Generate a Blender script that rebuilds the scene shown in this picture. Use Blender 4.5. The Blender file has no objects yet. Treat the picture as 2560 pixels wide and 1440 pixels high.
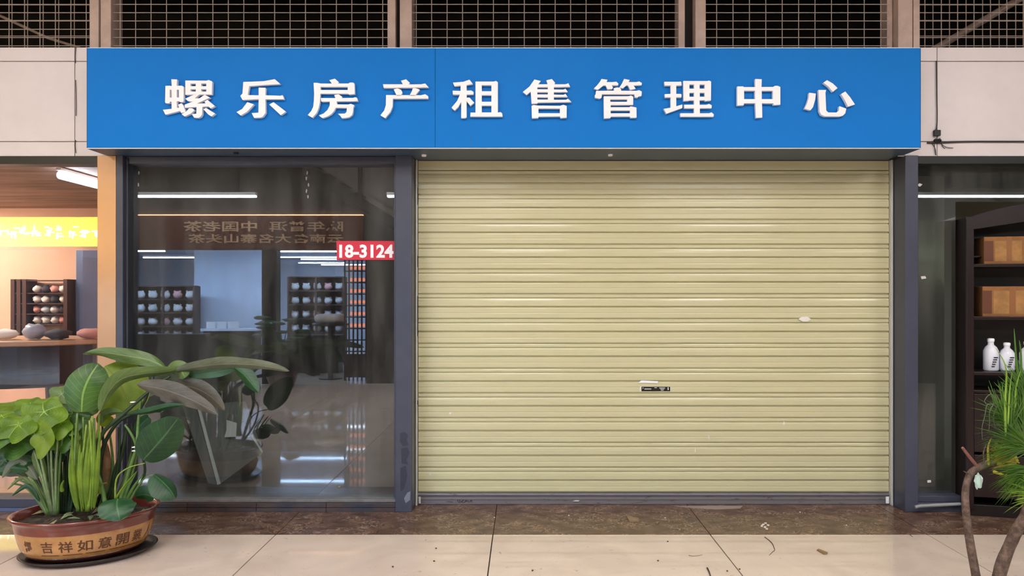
import bpy, bmesh, math, random
from mathutils import Vector, Matrix, noise
random.seed(7)
R = math.radians
SC = bpy.context.scene
COL = SC.collection

# ------------------------------------------------------------------ camera
F = 1849.0            # focal length in pixels of the 2560 frame
CD = 5.58             # camera to shutter plane
CH = 1.56             # camera height
VX, VY = 1309.0, 744.0
cam = bpy.data.cameras.new('camera'); camo = bpy.data.objects.new('camera', cam); COL.objects.link(camo)
cam.sensor_width = 36.0; cam.lens = F * 36.0 / 2560.0
cam.shift_x = -(VX - 1280) / 2560.0; cam.shift_y = (VY - 720) / 2560.0
cam.clip_start = 0.05; cam.clip_end = 100
camo.location = (0, -CD, CH); camo.rotation_euler = (R(90), 0, 0)
SC.camera = camo

# ------------------------------------------------------------------ world, exposure
w = bpy.data.worlds.new('world'); SC.world = w; w.use_nodes = True
w.node_tree.nodes['Background'].inputs[0].default_value = (0.9, 0.93, 1.0, 1)
w.node_tree.nodes['Background'].inputs[1].default_value = 0.06
SC.view_settings.view_transform = 'Standard'
SC.view_settings.look = 'None'
SC.view_settings.exposure = 0.70
SC.view_settings.gamma = 1.0
SC.view_settings.use_curve_mapping = False
PANEL_STRENGTH = 11.0
TUBE_STRENGTH = 26.0
SHOP_TUBE_STRENGTH = 22.0
WARM_STRENGTH = 66.0
LED_STRENGTH = 6.5

# ------------------------------------------------------------------ helpers
def P(px, py, d):      # a measured photo point at a known distance -> metres
    return Vector(((px - VX) * d / F, d - CD, CH - (py - VY) * d / F))
GY = -0.10             # plane of the window glass
def M(px, py, d):      # a point seen mirrored in the window glass
    v = P(px, py, d); return Vector((v.x, 2 * GY - v.y, v.z))
def s2l(c): return c / 12.92 if c <= 0.04045 else ((c + 0.055) / 1.055) ** 2.4
def rgb(r, g, b): return (s2l(r / 255), s2l(g / 255), s2l(b / 255), 1)

WT = {}
def attach(o, p):
    if p is None: return
    o.parent = p
    o.matrix_parent_inverse = Matrix.Translation(-WT.get(p.name, Vector((0, 0, 0))))
def tag(o, label=None, cat=None, group=None, kind=None):
    if label: o['label'] = label
    if cat: o['category'] = cat
    if group: o['group'] = group
    if kind: o['kind'] = kind
    return o
def empty(name, loc, label=None, cat=None, group=None, kind=None):
    o = bpy.data.objects.new(name, None); COL.objects.link(o); o.location = loc; o.empty_display_size = 0.1
    WT[o.name] = Vector(loc)
    return tag(o, label, cat, group, kind)

class MB:
    def __init__(s): s.v = []; s.f = []; s.uv = None
    def add(s, vs, fs):
        n = len(s.v); s.v += [tuple(v) for v in vs]; s.f += [[i + n for i in f] for f in fs]; return s
    def box(s, x0, x1, y0, y1, z0, z1, rot=None, piv=None):
        vs = [Vector(c) for c in ((x0,y0,z0),(x1,y0,z0),(x1,y1,z0),(x0,y1,z0),(x0,y0,z1),(x1,y0,z1),(x1,y1,z1),(x0,y1,z1))]
        if rot is not None:
            piv = Vector(piv); vs = [rot @ (v - piv) + piv for v in vs]
        return s.add(vs, [(0,3,2,1),(4,5,6,7),(0,1,5,4),(1,2,6,5),(2,3,7,6),(3,0,4,7)])
    def quad(s, a, b, c, d): return s.add([a, b, c, d], [(0, 1, 2, 3)])
    def prism(s, poly, dv):        # polygon (3D list) extruded by dv
        n = len(poly); dv = Vector(dv); poly = [Vector(p) for p in poly]
        vs = poly + [p + dv for p in poly]
        fs = [list(range(n - 1, -1, -1)), list(range(n, 2 * n))] + [(i, (i + 1) % n, (i + 1) % n + n, i + n) for i in range(n)]
        return s.add(vs, fs)
    def tube(s, pts, r, n=8, r1=None, caps=True):
        pts = [Vector(p) for p in pts]; m = len(pts); vs = []; fs = []
        up = Vector((0, 0, 1)); prev = None
        for i, p in enumerate(pts):
            t = (pts[min(i + 1, m - 1)] - pts[max(i - 1, 0)]).normalized()
            a = prev if prev is not None else (up if abs(t.z) < 0.9 else Vector((1, 0, 0)))
            a = (a - t * a.dot(t)); a = a.normalized() if a.length > 1e-6 else t.orthogonal().normalized()
            prev = a; b = t.cross(a)
            rr = r[i] if isinstance(r, (list, tuple)) else (r if r1 is None else r + (r1 - r) * i / (m - 1))
            for k in range(n):
                an = 2 * math.pi * k / n; vs.append(p + (a * math.cos(an) + b * math.sin(an)) * rr)
        for i in range(m - 1):
            for k in range(n):
                fs.append((i*n+k, i*n+(k+1)%n, (i+1)*n+(k+1)%n, (i+1)*n+k))
        if caps: fs.append(list(range(n - 1, -1, -1))); fs.append([(m-1)*n+k for k in range(n)])
        return s.add(vs, fs)
    def lathe(s, prof, n=32, c=(0,0,0), ax=1, by=1, rot=0, ns=2.0, closed=False):
        # prof: (radius factor, z); ellipse axes ax, by, superellipse exponent ns
        vs = []; fs = []; m = len(prof)
        for (r, z) in prof:
            for k in range(n):
                a = 2 * math.pi * k / n; ca, sa = math.cos(a), math.sin(a)
                x = ax * r * math.copysign(abs(ca) ** (2 / ns), ca); y = by * r * math.copysign(abs(sa) ** (2 / ns), sa)
                vs.append((c[0] + x * math.cos(rot) - y * math.sin(rot), c[1] + x * math.sin(rot) + y * math.cos(rot), c[2] + z))
        for i in range(m - 1):
            for k in range(n): fs.append((i*n+k, i*n+(k+1)%n, (i+1)*n+(k+1)%n, (i+1)*n+k))
        fs.append(list(range(n - 1, -1, -1))); fs.append([(m-1)*n+k for k in range(n)])
        return s.add(vs, fs)
    def blob(s, c, rx, ry, rz, nu=10, nv=7, amp=0.0, seed=0):
        prof = []
        vs = []; fs = []
        for i in range(nv + 1):
            th = math.pi * i / nv
            for k in range(nu):
                a = 2 * math.pi * k / nu
                d = Vector((math.sin(th) * math.cos(a), math.sin(th) * math.sin(a), math.cos(th)))
                q = 1 + amp * noise.noise(d * 2.1 + Vector((seed * 3.7, seed, 0)))
                vs.append((c[0] + d.x * rx * q, c[1] + d.y * ry * q, c[2] + d.z * rz * q))
        for i in range(nv):
            for k in range(nu): fs.append((i*nu+k, (i+1)*nu+k, (i+1)*nu+(k+1)%nu, i*nu+(k+1)%nu))
        return s.add(vs, fs)
    def mesh(s, name, smooth=False):
        me = bpy.data.meshes.new(name); me.from_pydata(s.v, [], s.f); me.update()
        if s.uv:
            ul = me.uv_layers.new(name='UVMap')
            for l in me.loops: ul.data[l.index].uv = s.uv[l.vertex_index]
        if smooth: me.polygons.foreach_set('use_smooth', [True] * len(me.polygons))
        return me
    def build(s, name, mat, parent=None, bevel=0, smooth=False, seg=2, fix=True):
        me = s.mesh(name, smooth)
        if fix:
            bm = bmesh.new(); bm.from_mesh(me); bmesh.ops.recalc_face_normals(bm, faces=bm.faces); bm.to_mesh(me); bm.free()
        o = link(name, me, mat, parent)
        if bevel:
            md = o.modifiers.new('bevel', 'BEVEL'); md.width = bevel; md.segments = seg; md.limit_method = 'ANGLE'; md.angle_limit = R(40)
        return o
def link(name, me, mat, parent=None, loc=None):
    o = bpy.data.objects.new(name, me); COL.objects.link(o)
    if mat is not None and not me.materials: me.materials.append(mat)
    if loc is not None: o.location = loc; WT[o.name] = Vector(loc)
    attach(o, parent)
    return o
def inst(name, me, loc, parent=None, rotz=0):
    o = bpy.data.objects.new(name, me); COL.objects.link(o); o.location = loc; o.rotation_euler = (0, 0, rotz); attach(o, parent); return o
def bx(name, mat, parent, x0, x1, y0, y1, z0, z1, bevel=0, **k):
    return MB().box(min(x0,x1), max(x0,x1), min(y0,y1), max(y0,y1), min(z0,z1), max(z0,z1)).build(name, mat, parent, bevel, **k)
def smoothpath(pts, n):
    pts = [Vector(p) for p in pts]
    if len(pts) == 2: return [pts[0].lerp(pts[1], i / n) for i in range(n + 1)]
    out = []; m = len(pts) - 1
    for i in range(n + 1):
        u = i / n * m; k = min(int(u), m - 1); t = u - k
        p0 = pts[max(k - 1, 0)]; p1 = pts[k]; p2 = pts[k + 1]; p3 = pts[min(k + 2, m)]
        out.append(0.5 * ((2 * p1) + (p2 - p0) * t + (2*p0 - 5*p1 + 4*p2 - p3) * t*t + (3*p1 - p0 - 3*p2 + p3) * t**3))
    return out
def curve_mesh(polys, z=0.0, extrude=0.0, bevel=0.0):
    """polys: list of closed 2D outlines (outer and holes) -> (verts, faces)"""
    c = bpy.data.curves.new('outline', 'CURVE'); c.dimensions = '2D'; c.fill_mode = 'BOTH'; c.extrude = extrude; c.bevel_depth = bevel
    for pl in polys:
        sp = c.splines.new('POLY'); sp.points.add(len(pl) - 1); sp.use_cyclic_u = True
        for i, p in enumerate(pl): sp.points[i].co = (p[0], p[1], 0, 1)
    return _take(c)
def text_mesh(body, extrude=0.0, offset=0.0):
    c = bpy.data.curves.new('text', 'FONT'); c.body = body; c.extrude = extrude; c.offset = offset; c.resolution_u = 3
    return _take(c)
def _take(c):
    o = bpy.data.objects.new('tmp', c); COL.objects.link(o)
    dg = bpy.context.evaluated_depsgraph_get()
    me = bpy.data.meshes.new_from_object(o.evaluated_get(dg))
    vs = [v.co.copy() for v in me.vertices]; fs = [list(p.vertices) for p in me.polygons]
    bpy.data.objects.remove(o); bpy.data.curves.remove(c); bpy.data.meshes.remove(me)
    return vs, fs
def fit(vs, w, h):
    x0 = min(v.x for v in vs); x1 = max(v.x for v in vs); y0 = min(v.y for v in vs); y1 = max(v.y for v in vs)
    return [Vector(((v.x - x0) / (x1 - x0) * w, (v.y - y0) / (y1 - y0) * h, v.z)) for v in vs]

# ------------------------------------------------------------------ materials
MATS = {}
def nodes(name):
    m = bpy.data.materials.new(name); m.use_nodes = True; nt = m.node_tree
    b = nt.nodes['Principled BSDF']; return m, nt, b
def mat(name, col, rough=0.5, metal=0.0, var=0.0, scale=6.0, bump=0.0, bscale=40.0, spec=0.5, coat=0.0, coatr=0.1, stretch=None, col2=None, emit=None, estr=0.0, trans=0.0, thr=(0.4, 0.65)):
    if name in MATS: return MATS[name]
    m, nt, b = nodes(name); N = nt.nodes.new; L = nt.links.new
    b.inputs['Base Color'].default_value = col; b.inputs['Roughness'].default_value = rough; b.inputs['Metallic'].default_value = metal
    b.inputs['Specular IOR Level'].default_value = spec
    b.inputs['Coat Weight'].default_value = coat; b.inputs['Coat Roughness'].default_value = coatr
    if trans: b.inputs['Transmission Weight'].default_value = trans
    if emit: b.inputs['Emission Color'].default_value = emit; b.inputs['Emission Strength'].default_value = estr
    if var or col2 or bump:
        tc = N('ShaderNodeNewGeometry'); mp = N('ShaderNodeMapping'); L(tc.outputs['Position'], mp.inputs[0])
        if stretch: mp.inputs['Scale'].default_value = stretch
    if var or col2:
        nz = N('ShaderNodeTexNoise'); nz.inputs['Scale'].default_value = scale; nz.inputs['Detail'].default_value = 6; nz.inputs['Roughness'].default_value = 0.65
        L(mp.outputs[0], nz.inputs[0]); rp = N('ShaderNodeValToRGB'); L(nz.outputs[0], rp.inputs[0])
        rp.color_ramp.elements[0].position = thr[0]; rp.color_ramp.elements[1].position = thr[1]
        c2 = col2 if col2 else tuple(max(0, c * (1 - var)) for c in col[:3]) + (1,)
        rp.color_ramp.elements[0].color = c2; rp.color_ramp.elements[1].color = col
        L(rp.outputs[0], b.inputs['Base Color'])
    if bump:
        n2 = N('ShaderNodeTexNoise'); n2.inputs['Scale'].default_value = bscale; n2.inputs['Detail'].default_value = 4; L(mp.outputs[0], n2.inputs[0])
        bp = N('ShaderNodeBump'); bp.inputs['Strength'].default_value = bump; bp.inputs['Distance'].default_value = 0.01
        L(n2.outputs[0], bp.inputs['Height']); L(bp.outputs[0], b.inputs['Normal'])
    MATS[name] = m; return m
def emis(name, col, strength):
    m = bpy.data.materials.new(name); m.use_nodes = True; nt = m.node_tree
    nt.nodes.remove(nt.nodes['Principled BSDF']); e = nt.nodes.new('ShaderNodeEmission')
    e.inputs[0].default_value = col; e.inputs[1].default_value = strength
    nt.links.new(e.outputs[0], nt.nodes['Material Output'].inputs[0]); return m
def glass(name, base=0.085, tint=(0.80, 0.86, 0.86, 1), dust=0.03, dcol=(0.5, 0.5, 0.48, 1)):
    m = bpy.data.materials.new(name); m.use_nodes = True; nt = m.node_tree; N = nt.nodes.new; L = nt.links.new
    nt.nodes.remove(nt.nodes['Principled BSDF'])
    lw = N('ShaderNodeLayerWeight'); lw.inputs['Blend'].default_value = 0.5
    pw = N('ShaderNodeMath'); pw.operation = 'POWER'; L(lw.outputs['Facing'], pw.inputs[0]); pw.inputs[1].default_value = 4.0
    ml = N('ShaderNodeMath'); ml.operation = 'MULTIPLY_ADD'; L(pw.outputs[0], ml.inputs[0]); ml.inputs[1].default_value = 1 - base; ml.inputs[2].default_value = base
    tr = N('ShaderNodeBsdfTransparent'); tr.inputs[0].default_value = tint
    gl = N('ShaderNodeBsdfGlossy'); gl.inputs['Roughness'].default_value = 0.0; gl.inputs['Color'].default_value = (0.92, 0.95, 1.0, 1)
    mx = N('ShaderNodeMixShader'); L(ml.outputs[0], mx.inputs[0]); L(tr.outputs[0], mx.inputs[1]); L(gl.outputs[0], mx.inputs[2])
    df = N('ShaderNodeBsdfDiffuse'); df.inputs[0].default_value = dcol
    g = N('ShaderNodeNewGeometry'); mp = N('ShaderNodeMapping'); mp.inputs['Scale'].default_value = (5, 1, 0.7); L(g.outputs['Position'], mp.inputs[0])
    nz = N('ShaderNodeTexNoise'); nz.inputs['Scale'].default_value = 1.6; nz.inputs['Detail'].default_value = 7; L(mp.outputs[0], nz.inputs[0])
    mr = N('ShaderNodeMapRange'); mr.inputs[1].default_value = 0.4; mr.inputs[2].default_value = 0.75; mr.inputs[3].default_value = dust * 0.35; mr.inputs[4].default_value = dust * 2.2
    L(nz.outputs[0], mr.inputs[0])
    m2 = N('ShaderNodeMixShader'); L(mr.outputs[0], m2.inputs[0]); L(mx.outputs[0], m2.inputs[1]); L(df.outputs[0], m2.inputs[2])
    L(m2.outputs[0], nt.nodes['Material Output'].inputs[0]); return m

def marble_dark():
    m, nt, b = nodes('brown_marble'); N = nt.nodes.new; L = nt.links.new
    g = N('ShaderNodeNewGeometry'); mp = N('ShaderNodeMapping'); mp.inputs['Scale'].default_value = (1, 1.4, 1); L(g.outputs['Position'], mp.inputs[0])
    n1 = N('ShaderNodeTexNoise'); n1.inputs['Scale'].default_value = 9; n1.inputs['Detail'].default_value = 8; L(mp.outputs[0], n1.inputs[0])
    r1 = N('ShaderNodeValToRGB'); L(n1.outputs[0], r1.inputs[0])
    r1.color_ramp.elements[0].position = .3; r1.color_ramp.elements[0].color = rgb(64, 42, 32)
    r1.color_ramp.elements[1].position = .75; r1.color_ramp.elements[1].color = rgb(116, 88, 72)
    n2 = N('ShaderNodeTexNoise'); n2.inputs['Scale'].default_value = 13; n2.inputs['Detail'].default_value = 4; n2.inputs['Distortion'].default_value = 1.6; L(mp.outputs[0], n2.inputs[0])
    ab = N('ShaderNodeMath'); ab.operation = 'SUBTRACT'; L(n2.outputs[0], ab.inputs[0]); ab.inputs[1].default_value = 0.5
    a2 = N('ShaderNodeMath'); a2.operation = 'ABSOLUTE'; L(ab.outputs[0], a2.inputs[0])
    r2 = N('ShaderNodeValToRGB'); L(a2.outputs[0], r2.inputs[0]); r2.color_ramp.elements[0].position = 0.0; r2.color_ramp.elements[0].color = (1,1,1,1); r2.color_ramp.elements[1].position = 0.035; r2.color_ramp.elements[1].color = (0,0,0,1)
    n3 = N('ShaderNodeTexNoise'); n3.inputs['Scale'].default_value = 5; n3.inputs['Detail'].default_value = 3; L(mp.outputs[0], n3.inputs[0])
    r3 = N('ShaderNodeValToRGB'); L(n3.outputs[0], r3.inputs[0]); r3.color_ramp.elements[0].position = .40; r3.color_ramp.elements[1].position = .58; r3.color_ramp.elements[1].color = (.9,.9,.9,1)
    mu = N('ShaderNodeMath'); mu.operation = 'MULTIPLY'; L(r2.outputs[0], mu.inputs[0]); L(r3.outputs[0], mu.inputs[1])
    mx = N('ShaderNodeMixRGB'); L(mu.outputs[0], mx.inputs[0]); L(r1.outputs[0], mx.inputs[1]); mx.inputs[2].default_value = rgb(190, 158, 134)
    L(mx.outputs[0], b.inputs['Base Color']); b.inputs['Roughness'].default_value = .28
    return m
def tile_white():
    m, nt, b = nodes('white_tile'); N = nt.nodes.new; L = nt.links.new
    g = N('ShaderNodeNewGeometry')
    n1 = N('ShaderNodeTexNoise'); n1.inputs['Scale'].default_value = 2.6; n1.inputs['Detail'].default_value = 7; n1.inputs['Distortion'].default_value = 1.0; L(g.outputs['Position'], n1.inputs[0])
    r1 = N('ShaderNodeValToRGB'); L(n1.outputs[0], r1.inputs[0]); r1.color_ramp.elements[0].position = .3; r1.color_ramp.elements[0].color = rgb(205, 186, 172); r1.color_ramp.elements[1].position = .7; r1.color_ramp.elements[1].color = rgb(222, 203, 188)
    n2 = N('ShaderNodeTexNoise'); n2.inputs['Scale'].default_value = 22; n2.inputs['Detail'].default_value = 5; n2.inputs['Distortion'].default_value = 1.2; L(g.outputs['Position'], n2.inputs[0])
    r2 = N('ShaderNodeValToRGB'); L(n2.outputs[0], r2.inputs[0]); r2.color_ramp.elements[0].position = .66; r2.color_ramp.elements[0].color = (0,0,0,1); r2.color_ramp.elements[1].position = .74; r2.color_ramp.elements[1].color = (.45,.45,.45,1)
    mx = N('ShaderNodeMixRGB'); L(r2.outputs[0], mx.inputs[0]); L(r1.outputs[0], mx.inputs[1]); mx.inputs[2].default_value = rgb(130, 112, 100)
    L(mx.outputs[0], b.inputs['Base Color']); b.inputs['Roughness'].default_value = .035
    return m
def leaf_mat(name, c, c2, vein, rough=.4, transl=.25):
    m, nt, b = nodes(name); N = nt.nodes.new; L = nt.links.new
    uv = N('ShaderNodeUVMap'); sx = N('ShaderNodeSeparateXYZ'); L(uv.outputs[0], sx.inputs[0])
    def mth(op, a, bb=None, c3=None):
        n = N('ShaderNodeMath'); n.operation = op
        for i, q in enumerate((a, bb, c3)):
            if q is None: continue
            if isinstance(q, (int, float)): n.inputs[i].default_value = q
            else: L(q, n.inputs[i])
        return n.outputs[0]
    u = mth('ABSOLUTE', mth('SUBTRACT', sx.outputs[0], .5))
    mid = mth('LESS_THAN', u, .022)
    vv = mth('SUBTRACT', mth('MULTIPLY', sx.outputs[1], 9.0), mth('MULTIPLY', u, 4.0))
    fr = mth('FRACT', vv); side = mth('LESS_THAN', fr, .07)
    vn = mth('MAXIMUM', mth('MULTIPLY', mid, .8), mth('MULTIPLY', side, .35))
    g = N('ShaderNodeNewGeometry'); nz = N('ShaderNodeTexNoise'); nz.inputs['Scale'].default_value = 9; nz.inputs['Detail'].default_value = 4; L(g.outputs['Position'], nz.inputs[0])
    rp = N('ShaderNodeValToRGB'); L(nz.outputs[0], rp.inputs[0]); rp.color_ramp.elements[0].position = .35; rp.color_ramp.elements[1].position = .65; rp.color_ramp.elements[0].color = c2; rp.color_ramp.elements[1].color = c
    mx = N('ShaderNodeMixRGB'); L(vn, mx.inputs[0]); L(rp.outputs[0], mx.inputs[1]); mx.inputs[2].default_value = vein
    L(mx.outputs[0], b.inputs['Base Color']); b.inputs['Roughness'].default_value = rough
    tr = N('ShaderNodeBsdfTranslucent'); L(mx.outputs[0], tr.inputs[0]); ms = N('ShaderNodeMixShader'); ms.inputs[0].default_value = transl
    out = nt.nodes['Material Output']; L(b.outputs[0], ms.inputs[1]); L(tr.outputs[0], ms.inputs[2]); L(ms.outputs[0], out.inputs[0])
    return m

m_brown = marble_dark(); m_white = tile_white()
m_grout = mat('grout', rgb(60, 48, 42), .9)
m_frame = mat('grey_aluminium', rgb(70, 73, 90), .36, 0.0, var=.18, scale=3, spec=.5)
m_frame_d = mat('dark_aluminium', rgb(44, 46, 54), .4)
m_copper = mat('copper_panel', rgb(206, 160, 122), .28, .35, var=.1, scale=2)
m_fascia = mat('white_fascia', rgb(226, 216, 216), .35, 0, var=.06, scale=3)
m_beige = mat('beige_frame_paint', rgb(204, 178, 164), .5, 0, var=.2, scale=8)
m_wire = mat('mesh_wire', rgb(176, 160, 150), .5, .2)
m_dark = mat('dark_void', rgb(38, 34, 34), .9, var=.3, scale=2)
m_blue = mat('blue_sign_panel', rgb(6, 120, 208), .5, 0, spec=.15, var=.04, scale=1.5)
m_soffit = mat('soffit_grey', rgb(62, 82, 104), .35)
m_letter = mat('white_letter', rgb(246, 246, 250), .4)
m_shut = mat('shutter_paint', rgb(204, 199, 160), .34, 0, spec=.45, coat=.35, coatr=.1, var=.05, scale=3, stretch=(.5, 1, 6), bump=.035, bscale=3)
m_steel = mat('rail_steel', rgb(208, 208, 204), .3, .1)
m_bar = mat('bottom_bar_aluminium', rgb(128, 124, 128), .4, .4, col2=rgb(62, 54, 54), scale=14, stretch=(.6, 1, 3), thr=(.30, .42))
m_red = mat('red_plate', rgb(206, 24, 52), .4)
m_paper = mat('paper_white', rgb(226, 222, 214), .7)
m_black = mat('black_plastic', rgb(18, 18, 20), .45)
m_glass = glass('window_glass', base=.10, tint=(.86, .89, .90, 1), dust=.036)
m_glass_l = glass('neighbour_glass', base=.10, tint=(.9, .9, .9, 1), dust=.012)
m_glass_r = glass('dark_glass', base=.06, tint=(.83, .86, .85, 1), dust=.04)
m_base_tile = mat('dark_base_tile', rgb(52, 54, 64), .3, col2=rgb(78, 62, 58), scale=8)
m_inner = mat('inner_wall', rgb(104, 100, 96), .9, var=.2, scale=2)
m_ceil = mat('ceiling_paint', rgb(150, 142, 136), .85)
m_concrete = mat('inner_floor', rgb(128, 126, 122), .3, var=.2, scale=2)
m_wood_d = mat('dark_wood', rgb(33, 17, 18), .3, 0, var=.3, scale=5, stretch=(6, 6, .6))
m_wood_b = mat('black_wood', rgb(24, 18, 18), .4)
m_carton = mat('cardboard', rgb(150, 102, 56), .8, var=.25, scale=9)
m_carton2 = mat('cardboard_label', rgb(172, 124, 70), .7, var=.3, scale=14)

# ------------------------------------------------------------------ lamps of the place and added fill panels
def fill_panel(x, y, z, w_, l_, label, strength=PANEL_STRENGTH, col=(1.0, .965, .93, 1)):  # unseen fill panels, added overhead as the corridor's main light
    r = empty('fill_light', (x, y, z), label, 'fill light', 'unseen fill panels added over the corridor')
    f = MB(); t = .03
    f.box(x-w_/2, x+w_/2, y-l_/2, y-l_/2+t, z, z+.08).box(x-w_/2, x+w_/2, y+l_/2-t, y+l_/2, z, z+.08).box(x-w_/2, x-w_/2+t, y-l_/2+t, y+l_/2-t, z, z+.08).box(x+w_/2-t, x+w_/2, y-l_/2+t, y+l_/2-t, z, z+.08)
    f.build('light_frame', m_letter, r)
    if 'panel_emit' not in MATS: MATS['panel_emit'] = emis('panel_emit', col, strength)
    MB().box(x-w_/2+t, x+w_/2-t, y-l_/2+t, y+l_/2-t, z+.03, z+.05).build('diffuser', MATS['panel_emit'], r)
where = ['far left', 'second from left', 'middle', 'second from right', 'far right']
for i, x in enumerate((-5.6, -2.8, 0.0, 2.8, 5.6)):
    for y_, nm in ((-3.9, 'row nearer the blue sign'), (-6.0, 'row farther from the sign')):
        fill_panel(x, y_, 4.42, 1.2, 1.2, 'unseen square fill light added over the corridor, %s, %s' % (nm, where[i]))
m_tube_emit = emis('tube_emit', (.92, .96, 1.0, 1), TUBE_STRENGTH)
m_tube_emit2 = emis('shop_tube_emit', (.80, .90, 1.0, 1), SHOP_TUBE_STRENGTH)
def tube_light(name, a, b, width, m, label, group, zc=None):
    a, b = Vector(a), Vector(b); r = empty(name, (a + b) / 2, label, 'tube light', group)
    MB().box(a.x, b.x, a.y-width/2, a.y+width/2, a.z+.02, a.z+.07).build('housing', m_letter, r)
    MB().box(a.x+.01, b.x-.01, a.y-width/2+.008, a.y+width/2-.008, a.z-.012, a.z+.018).build('lamp_tube', m, r)
    if zc:
        for x in (a.x + .3, b.x - .3): MB().tube([(x, a.y, a.z+.07), (x, a.y, zc)], .004, 5).build('hanger', m_frame_d, r)
pos = ['mirrored in the upper left of the window', 'mirrored at the right edge of the window', 'mirrored in the shutter', 'mirrored in the dark right pane']
for i, x0 in enumerate((-6.76, -2.35, 2.06, 6.47)):
    tube_light('linear_light', (x0, -7.35, 3.30), (x0 + 2.16, -7.35, 3.30), .10, m_tube_emit, 'hanging linear tube light, ' + pos[i], 'hanging tube lights of the corridor', 4.6)

# ------------------------------------------------------------------ floor
floor = bx('floor', m_grout, None, -14, 14, -21, 9, -.12, -.006); tag(floor, 'pale tiled corridor floor with a dark marble strip along the shopfronts', None, None, 'structure')
TX = [-0.198 + 1.43 * k for k in range(-6, 7)]
BY = -0.71
def tile_mesh(name, w_, l_, m):
    me = MB().box(0, w_, 0, l_, -.02, 0).mesh(name); me.materials.append(m); return me
tm = tile_mesh('floor_tile', 1.4225, 1.4225, m_white); sm = tile_mesh('marble_slab', 1.4245, 0.9, m_brown)
for k, x in enumerate(TX[:-1]):
    inst('marble_slab', sm, (x, BY + .003, 0), floor)
    for j in range(5): inst('floor_tile', tm, (x, BY - 1.43 * (j + 1) + .004, 0), floor)

# ------------------------------------------------------------------ shopfront structure
FX = lambda px, d=5.38: (px - VX) * d / F
FZ = lambda py, d=5.38: CH - (py - VY) * d / F
YF, YG = -0.20, GY                      # front of frames, plane of glass
ztop = 2.60
# white fascia panels on both sides of the blue sign
def fascia(side, xs, label):
    r = empty('wall_front_' + side, (xs[0], -.17, 2.59), label, None, None, 'structure')
    for i in range(len(xs) - 1):
        for (z0, z1) in ((2.592, 2.696), (2.701, 3.281), (3.286, 3.385)):
            bx('panel', m_fascia, r, xs[i] + .0025, xs[i+1] - .0025, -.185, -.165, z0, z1, .002)
    bx('backing', m_wood_b, r, xs[0], xs[-1], -.165, -.05, 2.59, 3.384)
fascia('left', [-6.2, -4.7, -3.274, -3.012], 'white metal fascia panels left of the blue sign')
fascia('right', [2.735, 3.017, 4.5, 6.0], 'white metal fascia panels right of the blue sign')
bx('trim_1', m_wood_b, None, -6.2, FX(243), -.19, -.06, FZ(410, 5.39), 2.59).__setitem__('kind', 'structure')
bx('trim_2', m_black, None, FX(2296), 6.0, -.19, -.06, FZ(409, 5.39), 2.59).__setitem__('kind', 'structure')
col1 = bx('trim_3', m_copper, None, FX(243), FX(290) - .001, -.2, .02, 0, 2.592, .003); tag(col1, 'copper coloured metal pillar left of the window', None, None, 'structure')

# big shop window
win = empty('window_1', (FX(640), YG, 0), 'large dark shop window with grey metal frame left of the shutter', None, None, 'structure')
xl0, xl1 = FX(290), FX(307); xr0, xr1 = FX(988), FX(1029.5)
bx('jamb', m_frame, win, xl0, xl1, YF, .02, 0, 2.595, .003)
bx('inner_jamb', m_frame_d, win, xl1, xl1 + .022, YF + .03, .0, .0, 2.58, .002)
bx('post', m_frame, win, xr0, xr1, YF, .10, 0, 2.595, .004)
bx('glazing_bead', m_frame, win, xr0 - .012, xr0 - .001, YF + .02, -.02, .1, 2.57, .002)
bx('top_rail', m_frame, win, xl1 + .001, xr0 - .001, YF + .04, 0, FZ(407), 2.594, .003)
bx('sill', mat('sill_grey', rgb(126, 124, 124), .45, var=.3, scale=12), win, xl1 + .001, xr0 - .001, YF + .03, .02, FZ(1257, 5.4), FZ(1248, 5.42), .003)
for (a, b) in ((xl1, FX(467)), (FX(467), FX(640)), (FX(640), FX(815)), (FX(815), xr0)):
    bx('base_tile', m_base_tile, win, a + .0015, b - .0015, YF + .006, -.05, FZ(1270) + .0015, FZ(1257, 5.4) - .001, .0015)
    bx('base_tile', m_base_tile, win, a + .0015, b - .0015, YF + .002, -.05, .0, FZ(1270) - .0015, .0015)
bx('pane', m_glass, win, xl1 + .02, xr0 - .002, YG, YG + .008, FZ(1249, 5.47), FZ(405, 5.47))
m_patch = mat('post_paint_patch', rgb(46, 50, 66), .5); m_patch2 = mat('post_scuff', rgb(120, 124, 140), .5)
for m_, pts in ((m_patch, [(1000,1083),(1012,1080),(1020,1088),(1017,1100),(1021,1112),(1008,1116),(1000,1104)]), (m_patch, [(1003,1122),(1018,1118),(1024,1132),(1016,1150),(1020,1162),(1004,1158)]), (m_patch, [(1001,1170),(1014,1164),(1018,1190),(1010,1222),(1001,1230)]), (m_patch2, [(1018,1232),(1026,1228),(1025,1250),(1014,1258),(1010,1246)])):
    MB().prism([P(a_, b_, 5.3785) for a_, b_ in pts], (0, .0012, 0)).build('paint_patch', m_, win)
# right column of the shutter bay
rc = bx('trim_4', m_frame, None, FX(2263), FX(2296), YF, .10, 0, 2.595, .004); tag(rc, 'grey metal post right of the shutter', None, None, 'structure')

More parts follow.
